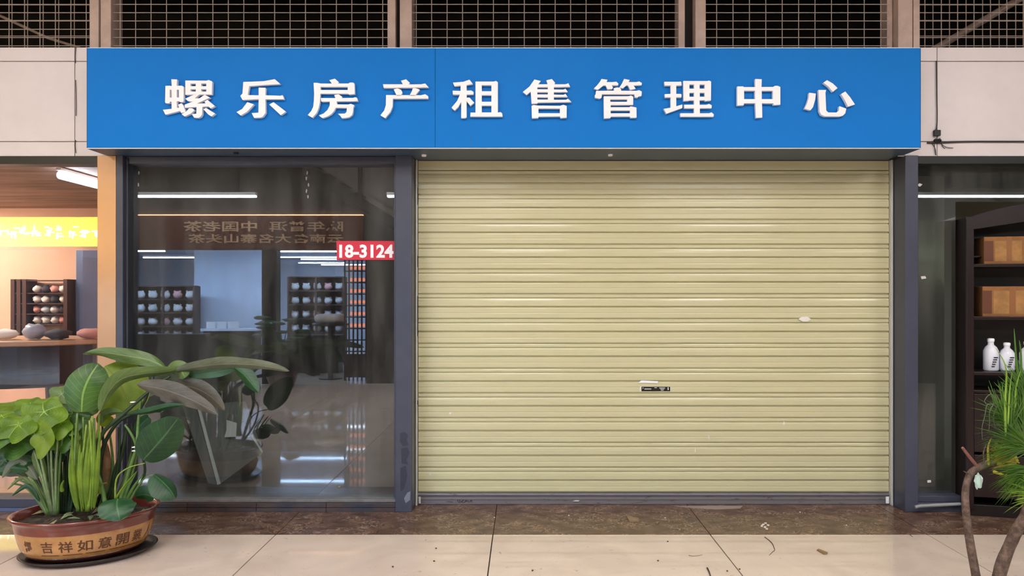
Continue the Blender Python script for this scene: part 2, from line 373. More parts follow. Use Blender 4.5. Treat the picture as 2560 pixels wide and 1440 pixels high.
# right neighbour window
w3 = empty('window_3', (FX(2350), YG, 0), 'dark narrow window pane right of the shutter', None, None, 'structure')
xq0, xq1 = FX(2296) + .001, 3.20
bx('sill', m_frame, w3, xq0, xq1, YF + .02, 0, FZ(1257), FZ(1242), .003)
bx('base_rail', m_frame, w3, xq0, xq1, YF + .005, -.02, 0, FZ(1257) - .001, .003)
MB().prism([(xq0, YG, FZ(1242)), (xq1, YG, FZ(1242)), (xq1, YG, 2.27), (6.0, YG, 2.27), (6.0, YG, 2.585), (xq0, YG, 2.585)], (0, .008, 0)).build('pane', m_glass_r, w3)

# left neighbour window
w2 = empty('window_2', (FX(120), YG, 0), 'bright neighbouring shop window left of the copper pillar', None, None, 'structure')
bx('pane', m_glass_l, w2, -6.2, FX(243) - .001, YG, YG + .008, FZ(1250), 2.54)
bx('sill', m_frame, w2, -6.2, FX(243) - .001, YF + .03, 0, FZ(1272), FZ(1250), .003)
bx('base_rail', mat('blue_base', rgb(92, 104, 140), .4), w2, -6.2, FX(243) - .001, YF + .01, -.02, 0, FZ(1272) - .001, .002)

# ------------------------------------------------------------------ blue sign
SX0, SX1, SY, SZ0, SZ1 = -3.03, 2.755, -0.45, 2.596, 3.291
sign = empty('shop_sign', ((SX0 + SX1) / 2, SY, SZ0), 'long blue box sign with white Chinese characters above the window and shutter', 'sign')
SD = 5.13
sx = lambda px: (px - VX) * SD / F
j1 = sx(1088)
bx('sign_panel', m_blue, sign, SX0 + .002, j1 - .001, SY, SY + .012, SZ0 + .004, SZ1, .0015)
bx('sign_panel', m_blue, sign, j1 + .001, SX1 - .002, SY, SY + .012, SZ0 + .004, SZ1, .0015)
bx('sign_box', m_blue, sign, SX0 + .004, SX1 - .004, SY + .0125, -.19, SZ0 + .006, SZ1 - .001)
bx('edge_strip', m_frame, sign, SX0, SX0 + .0018, SY - .001, -.19, SZ0, SZ1 + .002)
bx('edge_strip', m_frame, sign, SX1 - .0018, SX1, SY - .001, -.19, SZ0, SZ1 + .002)
bx('top_edge', m_letter, sign, SX0 + .002, SX1 - .002, SY + .0005, -.19, SZ1 + .0002, SZ1 + .004)
bx('soffit', m_soffit, sign, SX0 + .002, SX1 - .002, SY + .002, -.205, SZ0 - .004, SZ0 + .003)
bx('bottom_edge', m_steel, sign, SX0 + .002, SX1 - .002, SY - .0012, SY - .0002, SZ0 - .004, SZ0 + .0025)
bx('soffit_inner', m_soffit, sign, FX(292), FX(2262), -.204, .06, SZ0 - .0, SZ0 + .006)
for px, py in ((590, 380), (1060, 386), (1526, 385)):
    d = 1.035 * F / (744 - py); v = P(px, py, d)
    MB().lathe([(.016, -.012), (.018, 0)], 12, (v.x, v.y, SZ0 - .004)).build('soffit_screw', m_letter if px > 700 else m_black, sign)

Z3 = (400, 180, 11.075); Z5 = (390, 180, 5.0196); Z4 = (760, 180, 11.075); Z8 = (920, 180, 4.830); Z7 = (1470, 180, 7.7576); Z9 = (1820, 180, 7.7576)
def rect(a, b, c, d): return [(a, b), (c, b), (c, d), (a, d)]
GLYPHS = [
 (Z3, [[[(313,200),(470,205),(462,385),(600,378),(655,405),(650,825),(560,838),(540,810),(462,810),(465,990),(530,985),(500,905),(590,865),(640,920),(705,1090),(690,1105),(585,1135),(555,1075),(150,1180),(80,1045),(320,1020),(320,820),(270,820),(265,860),(160,865),(140,835),(150,385),(260,380),(325,388)], rect(268,487,318,710), rect(464,487,520,705)],
       [[(700,235),(1290,240),(1350,222),(1445,262),(1437,622),(700,628)], rect(842,320,988,392), rect(1140,320,1280,392), rect(845,475,990,538), rect(1140,475,1280,538)],
       [[(910,620),(1070,620),(1070,632),(960,728),(1090,728),(1240,628),(1385,708),(1010,873),(1260,868),(1232,825),(1310,770),(1520,945),(1395,1005),(1345,950),(1170,965),(1165,1170),(1120,1240),(1060,1270),(945,1265),(880,1165),(1005,1155),(1010,965),(690,990),(680,905),(920,815),(850,815),(765,800),(700,738),(910,640)]],
       [[(810,1000),(890,1005),(955,1050),(850,1150),(680,1230),(595,1165),(730,1090)]],
       [[(1270,990),(1525,1150),(1420,1230),(1330,1170),(1205,1035)]]]),
 (Z5, [[[(1095,125),(1350,115),(1490,90),(1560,150),(1390,160),(1168,178),(1150,290),(1288,292),(1288,195),(1375,198),(1372,292),(1560,298),(1590,290),(1605,340),(1372,342),(1375,510),(1340,560),(1310,572),(1230,575),(1200,515),(1285,510),(1288,340),(1085,350),(1058,300),(1085,270)]],
       [[(1145,378),(1228,405),(1140,500),(1062,545),(1010,503),(1080,465)]], [[(1475,378),(1628,495),(1565,542),(1422,408)]]]),
 (Z4, [[[(265,298),(365,298),(460,318),(770,318),(700,225),(855,185),(965,280),(940,318),(1230,318),(1270,292),(1355,292),(1395,315),(1405,605),(1240,625),(1225,598),(450,598),(445,700),(435,850),(400,1010),(350,1130),(230,1265),(105,1190),(200,1080),(255,960),(272,800),(280,600)], rect(455,410,1210,497)],
       [[(455,722),(870,722),(835,640),(950,612),(1060,685),(1035,722),(1370,718),(1400,700),(1460,705),(1495,805),(905,812),(910,895),(1225,900),(1295,878),(1395,920),(1365,980),(1355,1110),(1330,1190),(1250,1250),(1150,1272),(1045,1275),(1005,1215),(940,1155),(1130,1150),(1175,1110),(1190,990),(875,990),(830,1080),(750,1170),(640,1235),(510,1275),(410,1200),(540,1150),(650,1050),(710,930),(715,815),(480,818)]]]),
 (Z8, [[[(180,148),(420,148),(398,105),(460,88),(505,130),(490,150),(640,148),(690,138),(733,185),(190,192)]], [[(310,210),(355,195),(400,215),(415,250),(395,285),(345,285)]], [[(540,195),(565,190),(625,212),(570,285),(500,285),(530,230)]],
       [[(218,278),(640,280),(690,268),(725,290),(728,320),(300,322),(295,420),(270,480),(208,558),(150,522),(195,465),(215,400)]]]),
 (Z8, [[[(1025,128),(1150,118),(1225,93),(1265,143),(1190,158),(1190,225),(1245,222),(1275,240),(1272,270),(1192,272),(1190,310),(1225,308),(1282,370),(1235,408),(1190,350),(1190,545),(1175,555),(1125,555),(1125,360),(1090,420),(1045,465),(1008,430),(1075,350),(1110,272),(1025,272),(1022,225),(1118,228),(1118,162),(1045,172)]],
       [[(1298,115),(1520,115),(1545,108),(1568,122),(1568,490),(1600,483),(1620,500),(1625,537),(1235,537),(1238,490),(1298,490)], rect(1373,158,1490,232), rect(1373,278,1490,359), rect(1373,405,1490,488)]]),
 (Z8, [[[(2010,90),(2085,108),(2055,148),(2170,148),(2155,100),(2220,85),(2260,130),(2250,148),(2385,148),(2420,135),(2440,178),(2245,182),(2245,210),(2360,212),(2385,200),(2412,240),(2245,243),(2245,272),(2360,275),(2385,262),(2410,300),(2245,302),(2245,335),(2390,335),(2415,322),(2458,362),(2050,368),(2045,380),(1975,382),(1965,235),(1915,275),(1870,240),(1950,175)], rect(2045,182,2172,208), rect(2045,243,2172,270), rect(2045,305,2172,332)],
       [[(1975,408),(2000,398),(2050,405),(2320,408),(2360,395),(2400,410),(2398,550),(2325,556),(2320,535),(2060,538),(2055,556),(1980,558)], rect(2058,440,2318,498)]]),
 (Z7, [[[(262,135),(378,150),(360,195),(470,195),(550,188),(590,225),(585,255),(460,258),(485,300),(470,325),(380,335),(345,260),(300,258),(190,345),(115,318),(170,265),(230,190)]], [[(700,133),(810,155),(780,195),(940,195),(990,182),(1045,212),(1040,252),(880,260),(925,320),(820,345),(775,258),(740,258),(680,315),(610,300),(660,220)]],
       [[(158,365),(510,362),(498,315),(560,298),(620,305),(645,345),(640,362),(940,365),(990,352),(1043,378),(1038,462),(985,470),(960,495),(910,490),(900,430),(270,430),(265,490),(230,515),(140,500),(132,450),(150,430)]],
       [[(305,470),(790,470),(835,455),(878,480),(875,635),(440,640),(440,682),(800,682),(830,665),(940,690),(942,885),(825,888),(815,862),(445,862),(435,890),(310,900)], rect(432,530,762,576), rect(440,745,815,800)]]),
 (Z7, [[[(1480,190),(1760,190),(1795,185),(1812,195),(1818,260),(1712,262),(1712,425),(1800,425),(1815,435),(1812,490),(1712,492),(1712,665),(1830,630),(1830,695),(1520,808),(1470,715),(1605,690),(1605,490),(1495,492),(1490,428),(1605,425),(1605,262),(1490,262)]],
       [[(1850,172),(2310,175),(2350,165),(2388,185),(2385,550),(2275,562),(2265,545),(2165,548),(2165,635),(2300,635),(2350,618),(2400,645),(2395,700),(2170,702),(2170,800),(2350,800),(2395,782),(2440,820),(2435,865),(1795,865),(1790,800),(2058,800),(2058,702),(1870,702),(1865,635),(2058,632),(2058,548),(1970,545),(1965,555),(1855,562)], rect(1967,240,2058,322), rect(2165,240,2265,322), rect(1968,400,2058,480), rect(2168,400,2265,480)]]),
 (Z9, [[[(530,135),(655,140),(650,290),(870,290),(915,268),(965,268),(1015,290),(1015,632),(890,640),(880,605),(660,605),(665,882),(545,888),(530,605),(315,605),(305,645),(180,648),(180,280),(290,278),(310,292),(528,292)], rect(312,362,526,525), rect(655,362,872,525)]]),
 (Z9, [[[(1575,402),(1705,418),(1690,540),(1650,680),(1600,742),(1485,710),(1535,600),(1565,500)]], [[(1755,348),(1905,348),(1890,400),(1905,745),(1945,785),(2110,785),(2150,750),(2160,662),(2295,710),(2275,800),(2230,845),(2170,862),(1880,860),(1810,830),(1775,760),(1770,640)]],
       [[(1920,158),(2030,220),(2125,310),(2035,385),(1950,280),(1850,208)]], [[(2275,378),(2370,490),(2462,628),(2330,672),(2270,550),(2195,425)]]]),
]
LD = 5.098
for (ox, oy, sc), comps in GLYPHS:
    mb = MB()
    for comp in comps:
        pl = [[((ox + x / sc - VX) * LD / F, CH - (oy + y / sc - VY) * LD / F) for x, y in poly] for poly in comp]
        vs, fs = curve_mesh(pl, extrude=.0135, bevel=0)
        mb.add([(v.x, (LD - CD) + .0135 - v.z, v.y) for v in vs], fs)
    o = mb.build('sign_character', m_letter, sign, bevel=.0012, seg=1)
for (a, b, c, e) in ((1177, 1179, 335, 370), (749, 751, 362, 370)):
    bx('panel_seam', m_soffit, sign, sx(a), sx(a) + .002, SY - .0006, SY + .001, CH - (e - VY) * SD / F, CH - (c - VY) * SD / F)

# ------------------------------------------------------------------ roller shutter
sh = empty('roller_shutter', (1.0, 0, 0), 'closed beige corrugated roller shutter under the blue sign', 'shutter')
SHX0, SHX1 = -.794, 2.756
PX = 5.58 / F                       # metres per pixel at the shutter
def slat_profile(pts):              # pts: (pixels down, depth mm)
    front = [(-s * PX, y / 1000) for s, y in pts]
    return front
def slat(pts, name):
    fr = slat_profile(pts); poly = [(y, z) for z, y in fr] + [(.022, fr[-1][0]), (.022, fr[0][0])]
    mb = MB(); n = len(poly)
    vs = [(SHX0, y, z) for y, z in poly] + [(SHX1, y, z) for y, z in poly]
    fs = [[i, (i + 1) % n, (i + 1) % n + n, i + n] for i in range(n)] + [list(range(n)), list(range(2 * n - 1, n - 1, -1))]
    mb.add(vs, fs); me = mb.mesh(name)
    bm = bmesh.new(); bm.from_mesh(me); bmesh.ops.recalc_face_normals(bm, faces=bm.faces); bm.to_mesh(me); bm.free()
    me.materials.append(m_shut); return me
sA = slat([(0.1,16),(2.7,16),(3.0,3),(3.8,.8),(5,0),(14.6,0.3),(15.4,1.6),(16.0,2.6),(16.6,1.2),(17.6,.4),(26.5,0),(27.8,.8),(28.6,3),(28.8,14),(31.4,14)], 'slat')
sB = slat([(0.1,14),(0.8,6),(2,4.5),(7.2,4.5),(7.8,6),(8.0,14),(10.2,14),(10.6,5),(12,3.6),(15.4,1.2),(16.3,2.4),(17,.7),(18.4,0),(27.5,0),(28.6,.8),(29.4,3),(29.6,16),(30.55,16)], 'slat')
zt = 2.60
s0 = 456.0 - 62 * 2 + 62 + 3 - 13  # start of the pattern near the top, in pixels
y = s0 - 31
k = 0
yy = 394.0
phase = 0
top_px = 394.0
# groove lines of the photo: slat A starts at 456, 518, 580 ... (every 62 px)
y0 = 456.5 - 62
while y0 < 1236:
    for off, me in ((0, sA), (31.45, sB)):
        py = y0 + off
        if py < 398 or py + 30 > 1240: continue
        inst('slat', me, (0, 0, CH - (py - VY) * PX), sh)
    y0 += 62.0
bx('head_slat', m_shut, sh, SHX0, SHX1, .006, .03, CH - (425 - VY) * PX, 2.592)
# bottom bar with ridges
zb = lambda py: CH - (py - VY) * PX
mb = MB(); prof = [(1234, 4), (1236, -2), (1238.5, -4), (1240.5, -2), (1241.5, 4), (1243, 6), (1244, -5), (1249.5, -7), (1251, -2), (1257, -2), (1258.2, -8), (1261, -8), (1262.3, -4)]
poly = [(y_ / 1000, zb(p)) for p, y_ in prof] + [(.03, zb(1262.3)), (.03, zb(1234))]
mb.prism([(SHX0 - .005, a, b + .004) for a, b in poly], (SHX1 - SHX0 + .01, 0, 0)); mb.build('bottom_bar', m_bar, sh)
bx('bar_lock', m_letter, sh, SHX1 - .03, SHX1 - .008, -.02, -.009, .012, .062, .002)
bx('bar_lock', m_steel, sh, SHX0 + .004, SHX0 + .02, -.02, -.009, .012, .062, .002)
for x0, x1 in ((SHX0 - .0165, SHX0 - .004), (SHX1 + .004, SHX1 + .016)):
    bx('guide_rail', m_steel, sh, x0, x1, -.035, .05, 0, 2.594, .003)
for y1_, y2_ in ((470, 512), (640, 668), (740, 840), (1000, 1010)):
    bx('rail_seal', m_black, sh, SHX0 - .0035, SHX0 - .0005, -.03, .0, zb(y2_), zb(y1_))
gr = MB()
for pts in ([(1143,1252),(1146,1249),(1150,1252),(1147,1255),(1143,1252)], [(1143,1258),(1150,1256),(1155,1253),(1160,1250)], [(1154,1254),(1160,1257),(1166,1249)], [(1160,1256),(1168,1252),(1172,1256)], [(1174,1255),(1178,1251),(1181,1255)]):
    gr.tube(smoothpath([P(a_, b_, 5.5755) for a_, b_ in pts], 10), .0016, 5)
gr.build('black_scribble', m_black, sh)
# things stuck to the shutter
st = empty('shutter_sticker', (FX(1637, 5.58), -.004, zb(978)), 'small black maker sticker with worn white print on the shutter', 'sticker')
bx('backing', m_paper, st, FX(1599.5, 5.58), FX(1676.5, 5.58), -.0016, -.0002, zb(978.2), zb(966.2))
bx('black_face', m_black, st, FX(1603.5, 5.58), FX(1675.5, 5.58), -.0022, -.0016, zb(978), zb(966.6))
q = MB()
for a, b, c, e in ((1606, 1608.5, 969, 971), (1611, 1628, 971.5, 973.3), (1636, 1642, 968.5, 970), (1648, 1662.5, 969, 970.5), (1650, 1661, 972, 973), (1652, 1659, 974.5, 976), (1669, 1671.5, 968, 975)):
    q.box(FX(a, 5.58), FX(b, 5.58), -.0025, -.0022, zb(e), zb(c))
q.build('print', m_paper, st)
def scrap(name, pts, d, th, m, label, cat, flat=False, group=None):
    o = MB().prism([P(x, y, d) for x, y in pts], (0, th, 0)).build(name, m); return tag(o, label, cat, group)
scrap('paper_scrap', [(1996,798),(2004,792),(2018,791),(2028,798),(2019,804),(2007,804)], 5.572, .006, m_paper, 'crumpled white paper scrap stuck on the right half of the shutter', 'paper scrap')
scrap('tape_remnant', [(1595,957),(1604,951),(1646,953),(1644,958)], 5.573, .002, m_letter, 'white tape remnant on the shutter just above the black sticker', 'tape')
for i, (x, y, w_, h_, lb) in enumerate(((1772, 1093, 3, 13, 'tiny white tape shred on the lower shutter, upper of the pair near its middle'), (1738, 1125, 3, 13, 'tiny white tape shred on the lower shutter, lower of the pair near its middle'), (1959, 1058, 7, 9, 'tiny white paper shred on the lower shutter below the paper scrap'), (1125, 1033, 8, 6, 'tiny white paper shred at the lower left of the shutter'), (1075, 1185, 5, 7, 'tiny white paper shred low at the left edge of the shutter'), (1440, 1252, 18, 3, 'pale paint scrape on the bottom bar of the shutter'))):
    d = 5.575 if i < 5 else 5.565
    scrap('paper_shred', [(x, y - h_/2), (x + w_/2, y - h_/4), (x + w_/3, y + h_/2), (x - w_/2, y + h_/3)], d, .002, m_paper, lb, 'scrap')

# ------------------------------------------------------------------ number plate
npx = empty('number_plate', (FX(914, 5.46), YG - .004, FZ(649, 5.46)), 'red plate with white number 18-3124 on the window glass', 'number plate')
d = 5.46
bx('plate', m_red, npx, FX(840, d), FX(987.5, d), YG - .006, YG - .001, FZ(649.5, d), FZ(602, d), .001)
bx('plate_edge', m_letter, npx, FX(986, d), FX(988.6, d), YG - .007, YG - .0005, FZ(649, d), FZ(603, d))
vs, fs = text_mesh('18-3124', .0008, .035)
vs = fit(vs, FX(983, d) - FX(847, d), FZ(611, d) - FZ(644.5, d))
MB().add([(FX(847, d) + v.x, YG - .0072 - v.z, FZ(644.5, d) + v.y) for v in vs], fs).build('digits', m_letter, npx)

# ------------------------------------------------------------------ transom mesh panels
ZM0, ZM1 = 3.386, 4.35
DMM = 5.46
mx_ = lambda px, d=5.43: (px - VX) * d / F
tr = empty('trim_5', (0, -.15, ZM0), 'beige steel posts of the transom above the sign', None, None, 'structure')
for (a, b, y0_, m) in ((228, 250, -.17, m_beige), (253, 279, -.16, m_beige), (968, 988, -.14, m_beige), (1000, 1030, -.16, m_beige), (1697, 1713, -.14, m_beige), (1737, 1763, -.17, m_beige), (2226, 2240, -.10, m_beige), (2242, 2278, -.17, m_beige), (2281, 2297, -.165, m_beige)):
    bx('post', m, tr, mx_(a), mx_(b), y0_, .0, ZM0, ZM1, .003)
for (a, b) in ((250.5, 252.5), (988.5, 999.5), (1713.5, 1736.5), (2240.3, 2241.7), (2278.3, 2280.7)):
    bx('post_gap', m_dark, tr, mx_(a), mx_(b), -.08, .0, ZM0, ZM1)
bx('head_rail', m_beige, tr, -6.2, 6.0, -.16, 0, ZM1 + .001, ZM1 + .06)
wv = MB().tube([(0, 0, ZM0), (0, 0, ZM1)], .0034, 6).mesh('wire'); wv.materials.append(m_wire)
def mesh_panel(a, b, label, dx=38.6, x0=None, dz=20.7, yoff=0, double=False):
    r = empty('wire_mesh_panel', ((mx_(a) + mx_(b)) / 2, DMM - CD, ZM0), label, 'wire mesh', 'wire mesh panels above the fascia')
    X0, X1 = mx_(a), mx_(b); sp = dx * 5.46 / F; x = X0 + (sp * .5 if x0 is None else x0 * 5.46 / F)
    while x < X1 - .005:
        inst('wire', wv, (x, DMM - CD + random.uniform(-.001, .001), 0), r); x += sp
    wh = MB().tube([(0, 0, 0), (X1 - X0, 0, 0)], .0034, 6).mesh('wire'); wh.materials.append(m_wire)
    z = ZM0 + .03
    while z < ZM1:
        inst('wire', wh, (X0, DMM - CD - .007, z), r); z += dz * 5.46 / F
    if double:
        x = X0 + .03
        while x < X1 - .005: inst('wire', wv, (x, DMM - CD + .06, -.01), r); x += sp * 1.02
        z = ZM0 + .008
        while z < ZM1: inst('wire', wh, (X0, DMM - CD + .055, z), r); z += dz * 5.46 / F * 1.9
mesh_panel(-120, 228, 'doubled wire mesh panel above the left white fascia', double=True)
mesh_panel(279, 968, 'wire mesh panel above the left half of the blue sign', x0=16)
mesh_panel(1030, 1697, 'wire mesh panel above the middle of the blue sign', x0=9)
mesh_panel(1763, 2226, 'wire mesh panel above the right part of the blue sign', dx=41, x0=31)
mesh_panel(2297, 2680, 'doubled wire mesh panel above the right white fascia', dx=41, double=True)
# dark loft behind the mesh with a slanting pipe
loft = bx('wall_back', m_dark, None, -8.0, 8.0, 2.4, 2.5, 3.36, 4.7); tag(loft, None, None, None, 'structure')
pp = MB().tube([P(2325, 130, 6.4), P(2545, 0, 6.4), P(2620, -45, 6.4)], .03, 10).build('slanting_pipe', m_beige); tag(pp, 'slanting grey pipe behind the right wire mesh', 'pipe')
pp = MB().tube([P(-20, 30, 6.4), P(120, 95, 6.4), P(200, 120, 6.4)], .012, 8).build('loose_cable', m_beige); tag(pp, 'loose pale cable behind the left wire mesh', 'cable')

# black cable with connector on the right fascia
cb = empty('black_cable', P(2340, 355, 5.38), 'black cable with connector and tape along the right fascia joint', 'cable')
yv = 5.385
MB().tube(smoothpath([P(2341, 152, yv), P(2342, 230, yv), P(2343, 300, yv), P(2340, 330, yv)], 12), .004, 6).build('drop_wire', m_black, cb)
MB().tube(smoothpath([P(2318, 357, yv), P(2345, 357, yv), P(2420, 354, yv), P(2580, 354, yv)], 12), .006, 6).build('run_wire', m_black, cb)
v = P(2342, 333, 5.38); MB().box(v.x - .022, v.x + .024, v.y - .012, v.y + .012, v.z - .02, v.z + .022).build('connector', m_black, cb, .003)
v = P(2343, 352, 5.38); MB().blob(v, .03, .012, .016, amp=.4, seed=2).build('tape_wrap', m_black, cb)
for a, b, c in (((2340, 345), (2336, 360), (2339, 388)), ((2350, 357), (2365, 368), (2383, 370)), ((2330, 358), (2338, 372), (2340, 388)), ((2350, 345), (2356, 365), (2362, 372))):
    MB().tube(smoothpath([P(*a, yv), P(*b, yv), P(*c, yv)], 6), .0025, 5).build('wire_end', m_black, cb)
for pts, lb in (([(190, 118), (188, 140), (189, 158)], 'upper'), ([(189, 200), (190, 240), (190, 290)], 'middle'), ([(189, 350), (188, 365), (190, 383)], 'lower')):
    o = MB().tube(smoothpath([P(a, b, 5.389) for a, b in pts], 6), .0022, 5).build('sealant_streak', m_wood_b); tag(o, 'dark sealant streak in the left fascia joint, %s one' % lb, 'sealant', 'sealant streaks on the left fascia')

# ------------------------------------------------------------------ inside of the dark shop
r_fl = bx('floor', m_concrete, None, -2.95, 2.85, .11, 6.0, -.006, .0); r_fl['kind'] = 'structure'
for nm, a in (('wall_left', (-2.98, -2.95, .02, 6.0, 0, 3.3)), ('wall_right', (2.86, 2.9, .12, 6.0, 0, 3.3)), ('wall_rear', (-2.95, 2.86, 6.0, 6.05, 0, 3.3))):
    bx(nm, m_inner, None, *a)['kind'] = 'structure'
bx('ceiling', m_inner, None, -2.98, 2.9, .07, 6.05, 3.30, 3.34)['kind'] = 'structure'
bx('wall_header', m_inner, None, -2.95, 2.86, .07, .11, 2.71, 3.3)['kind'] = 'structure'
# staircase seen through the upper right of the window
sc_ = empty('staircase', (-1.0, 1.72, 0), 'staircase descending to the right inside the dark shop', 'staircase')
m_st = mat('stair_pale', rgb(214, 202, 190), .8); m_sd = mat('stair_dark', rgb(40, 38, 38), .6)
SDp = 7.3
def stair_pt(t): return P(755 + 420 * t, 400 + 262 * t, SDp)
a, b = stair_pt(0), stair_pt(1)
MB().prism([a + Vector((0,0,-.13)), b + Vector((0,0,-.13)), b, a], (0, .06, 0)).build('stringer', m_sd, sc_)
MB().prism([a + Vector((0,.07,-.10)), b + Vector((0,.07,-.10)), b + Vector((0,.07,-.04)), a + Vector((0,.07,-.04))], (0, .9, 0)).build('soffit_slab', m_st, sc_)
for i in range(11):
    p = stair_pt((i + .5) / 11)
    MB().box(p.x - .08, p.x + .08, p.y + .08, p.y + .95, p.z + .02, p.z + .06).build('tread', m_st, sc_)
MB().prism([a + Vector((.05, .02, .01)), b + Vector((0, .02, .01)), b + Vector((0, .02, .95)), a + Vector((.05, .02, .05))], (0, .03, 0)).build('side_panel', m_st, sc_)
p = stair_pt(.85); MB().box(p.x - .05, p.x + .05, p.y + .01, p.y + .07, .001, p.z - .06).build('support_post', m_sd, sc_)
for px in (905, 1010, 1115):
    t = (px - 755) / 420; p = stair_pt(t); MB().box(p.x - .035, p.x + .0, p.y - .03, p.y + .015, p.z - .1, 3.05).build('baluster', m_sd, sc_)
MB().prism([P(915, 500, SDp - .03), P(1175, 662, SDp - .03), P(1175, 640, SDp - .03), P(915, 486, SDp - .03)], (0, .02, 0)).build('handrail_strip', m_st, sc_)
# board leaning inside, and a fallen box
lb = empty('leaning_board', P(530, 1205, 5.95), 'pale board with bare edge strips leaning inside the dark window', 'board')
m_bd = mat('board_grey', rgb(104, 104, 100), .8); m_bw = mat('board_white', rgb(205, 203, 198), .7)
A, B, C_, D_ = P(548, 1211, 5.86), P(655, 1132, 6.15), P(612, 1005, 6.3), P(500, 1012, 5.98)
nrm = (B - A).cross(D_ - A).normalized() * .02
MB().prism([A, B, C_, D_], nrm).build('sheet', m_bd, lb)
MB().prism([P(543, 1212, 5.84), P(551, 1210, 5.84), P(497, 1008, 5.96), P(490, 1008, 5.96)], (0, .02, 0)).build('edge_strip', m_bw, lb)
MB().prism([P(520, 1208, 5.83), P(541, 1212, 5.83), P(487, 1010, 5.95), P(455, 1012, 5.95)], (0, .015, 0)).build('side_strip', m_bd, lb)
MB().prism([P(645, 1148, 6.13), P(656, 1130, 6.13), P(632, 1085, 6.16), P(622, 1088, 6.16)], (0, .015, 0)).build('edge_strip', m_bw, lb)
MB().prism([P(566, 1050, 6.0), P(592, 1058, 6.0), P(590, 1092, 6.0), P(561, 1093, 6.0), P(566, 1075, 6.0)], (0, .004, 0)).build('paper_note', m_bw, lb)
bagx = MB().blob(P(470, 1150, 6.2), .20, .16, .19, 12, 8, .5, 3).build('rubbish_bag', m_black, smooth=True); tag(bagx, 'dark crumpled bag on the floor beside the leaning board', 'bag')
ww = Vector((bagx.location)); bagx.location.z = 0.0

# ------------------------------------------------------------------ potted plant on the left
lm_bright = leaf_mat('leaf_bright', rgb(124, 158, 40), rgb(86, 122, 28), rgb(178, 206, 100), .45, .4)
lm_yellow = leaf_mat('leaf_yellowgreen', rgb(138, 164, 48), rgb(104, 134, 36), rgb(110, 130, 40), .45, .45)
lm_mid = leaf_mat('leaf_mid', rgb(78, 116, 46), rgb(50, 84, 34), rgb(140, 178, 90), .4, .3)
lm_dark = leaf_mat('leaf_dark', rgb(34, 80, 40), rgb(22, 56, 32), rgb(74, 114, 68), .42, .15)
lm_grey = leaf_mat('leaf_greyed', rgb(112, 120, 98), rgb(90, 98, 78), rgb(150, 152, 130), .45, .15)
lm_brown = leaf_mat('leaf_browned', rgb(92, 88, 78), rgb(72, 70, 62), rgb(120, 116, 104), .5, .1)
lm_olive = leaf_mat('leaf_olive', rgb(104, 128, 70), rgb(84, 108, 58), rgb(150, 168, 110), .4, .25)
m_stem_d = mat('stem_dark', rgb(38, 60, 34), .4, var=.3, scale=20)
m_stem_m = mat('stem_mid', rgb(98, 132, 66), .4, var=.3, scale=20)
m_stem_l = mat('stem_light', rgb(128, 154, 56), .4, var=.3, scale=25)
m_stem_p = mat('stem_pale', rgb(128, 148, 104), .4, var=.3, scale=25)
m_soil = mat('soil', rgb(74, 62, 46), .95, col2=rgb(38, 30, 24), scale=30, bump=.8, bscale=60)

def leaf(name, path, hw, m, parent, roll=0, fold=.25, tipr=.0, lobes=0, shape='oval', n=18, k=4, wave=.0, seed=0, asym=(1, 1)):
    """path: photo points with distance (px, py, d); hw: half width in metres"""
    pts = smoothpath([P(*p) for p in path], n)
    mb = MB(); mb.uv = []
    camp = Vector((0, -CD, CH))
    for i, p in enumerate(pts):
        t = (pts[min(i + 1, n)] - pts[max(i - 1, 0)]).normalized()
        view = (p - camp).normalized()
        sd = t.cross(view); sd = sd.normalized() if sd.length > 1e-5 else Vector((1, 0, 0))
        rl = roll if not isinstance(roll, (tuple, list)) else roll[0] + (roll[1] - roll[0]) * i / n
        sd = Matrix.Rotation(R(rl), 3, t) @ sd; nn = sd.cross(t).normalized()
        if nn.dot(view) > 0: nn = -nn
        u = i / n
        if shape == 'oval': wd = math.sin(math.pi * min(1, u * .94 + .06)) ** .62
        elif shape == 'lance': wd = math.sin(math.pi * (u ** .85)) ** .8 if 0 < u < 1 else 0
        elif shape == 'heart': wd = (math.sin(math.pi * (u * .80 + .20)) ** .75) if u < 1 else 0
        elif shape == 'blade': wd = (1 - u) ** .6 * min(1, u * 6 + .35)
        if lobes: wd *= 1 + .13 * math.cos(u * lobes * 2 * math.pi)
        for j in range(-k, k + 1):
            s = j / k; a = asym[0] if s < 0 else asym[1]
            off = sd * (s * wd * hw * a) + nn * (-(abs(s) ** 1.3) * wd * hw * fold)
            if wave: off += nn * wave * math.sin(u * 17 + s * 3 + seed) * abs(s)
            mb.v.append(tuple(p + off)); mb.uv.append((s * .5 + .5, u))
    q = 2 * k + 1
    for i in range(n):
        for j in range(2 * k): mb.f.append([i*q+j, i*q+j+1, (i+1)*q+j+1, (i+1)*q+j])
    return mb.build(name, m, parent, smooth=True, fix=False)
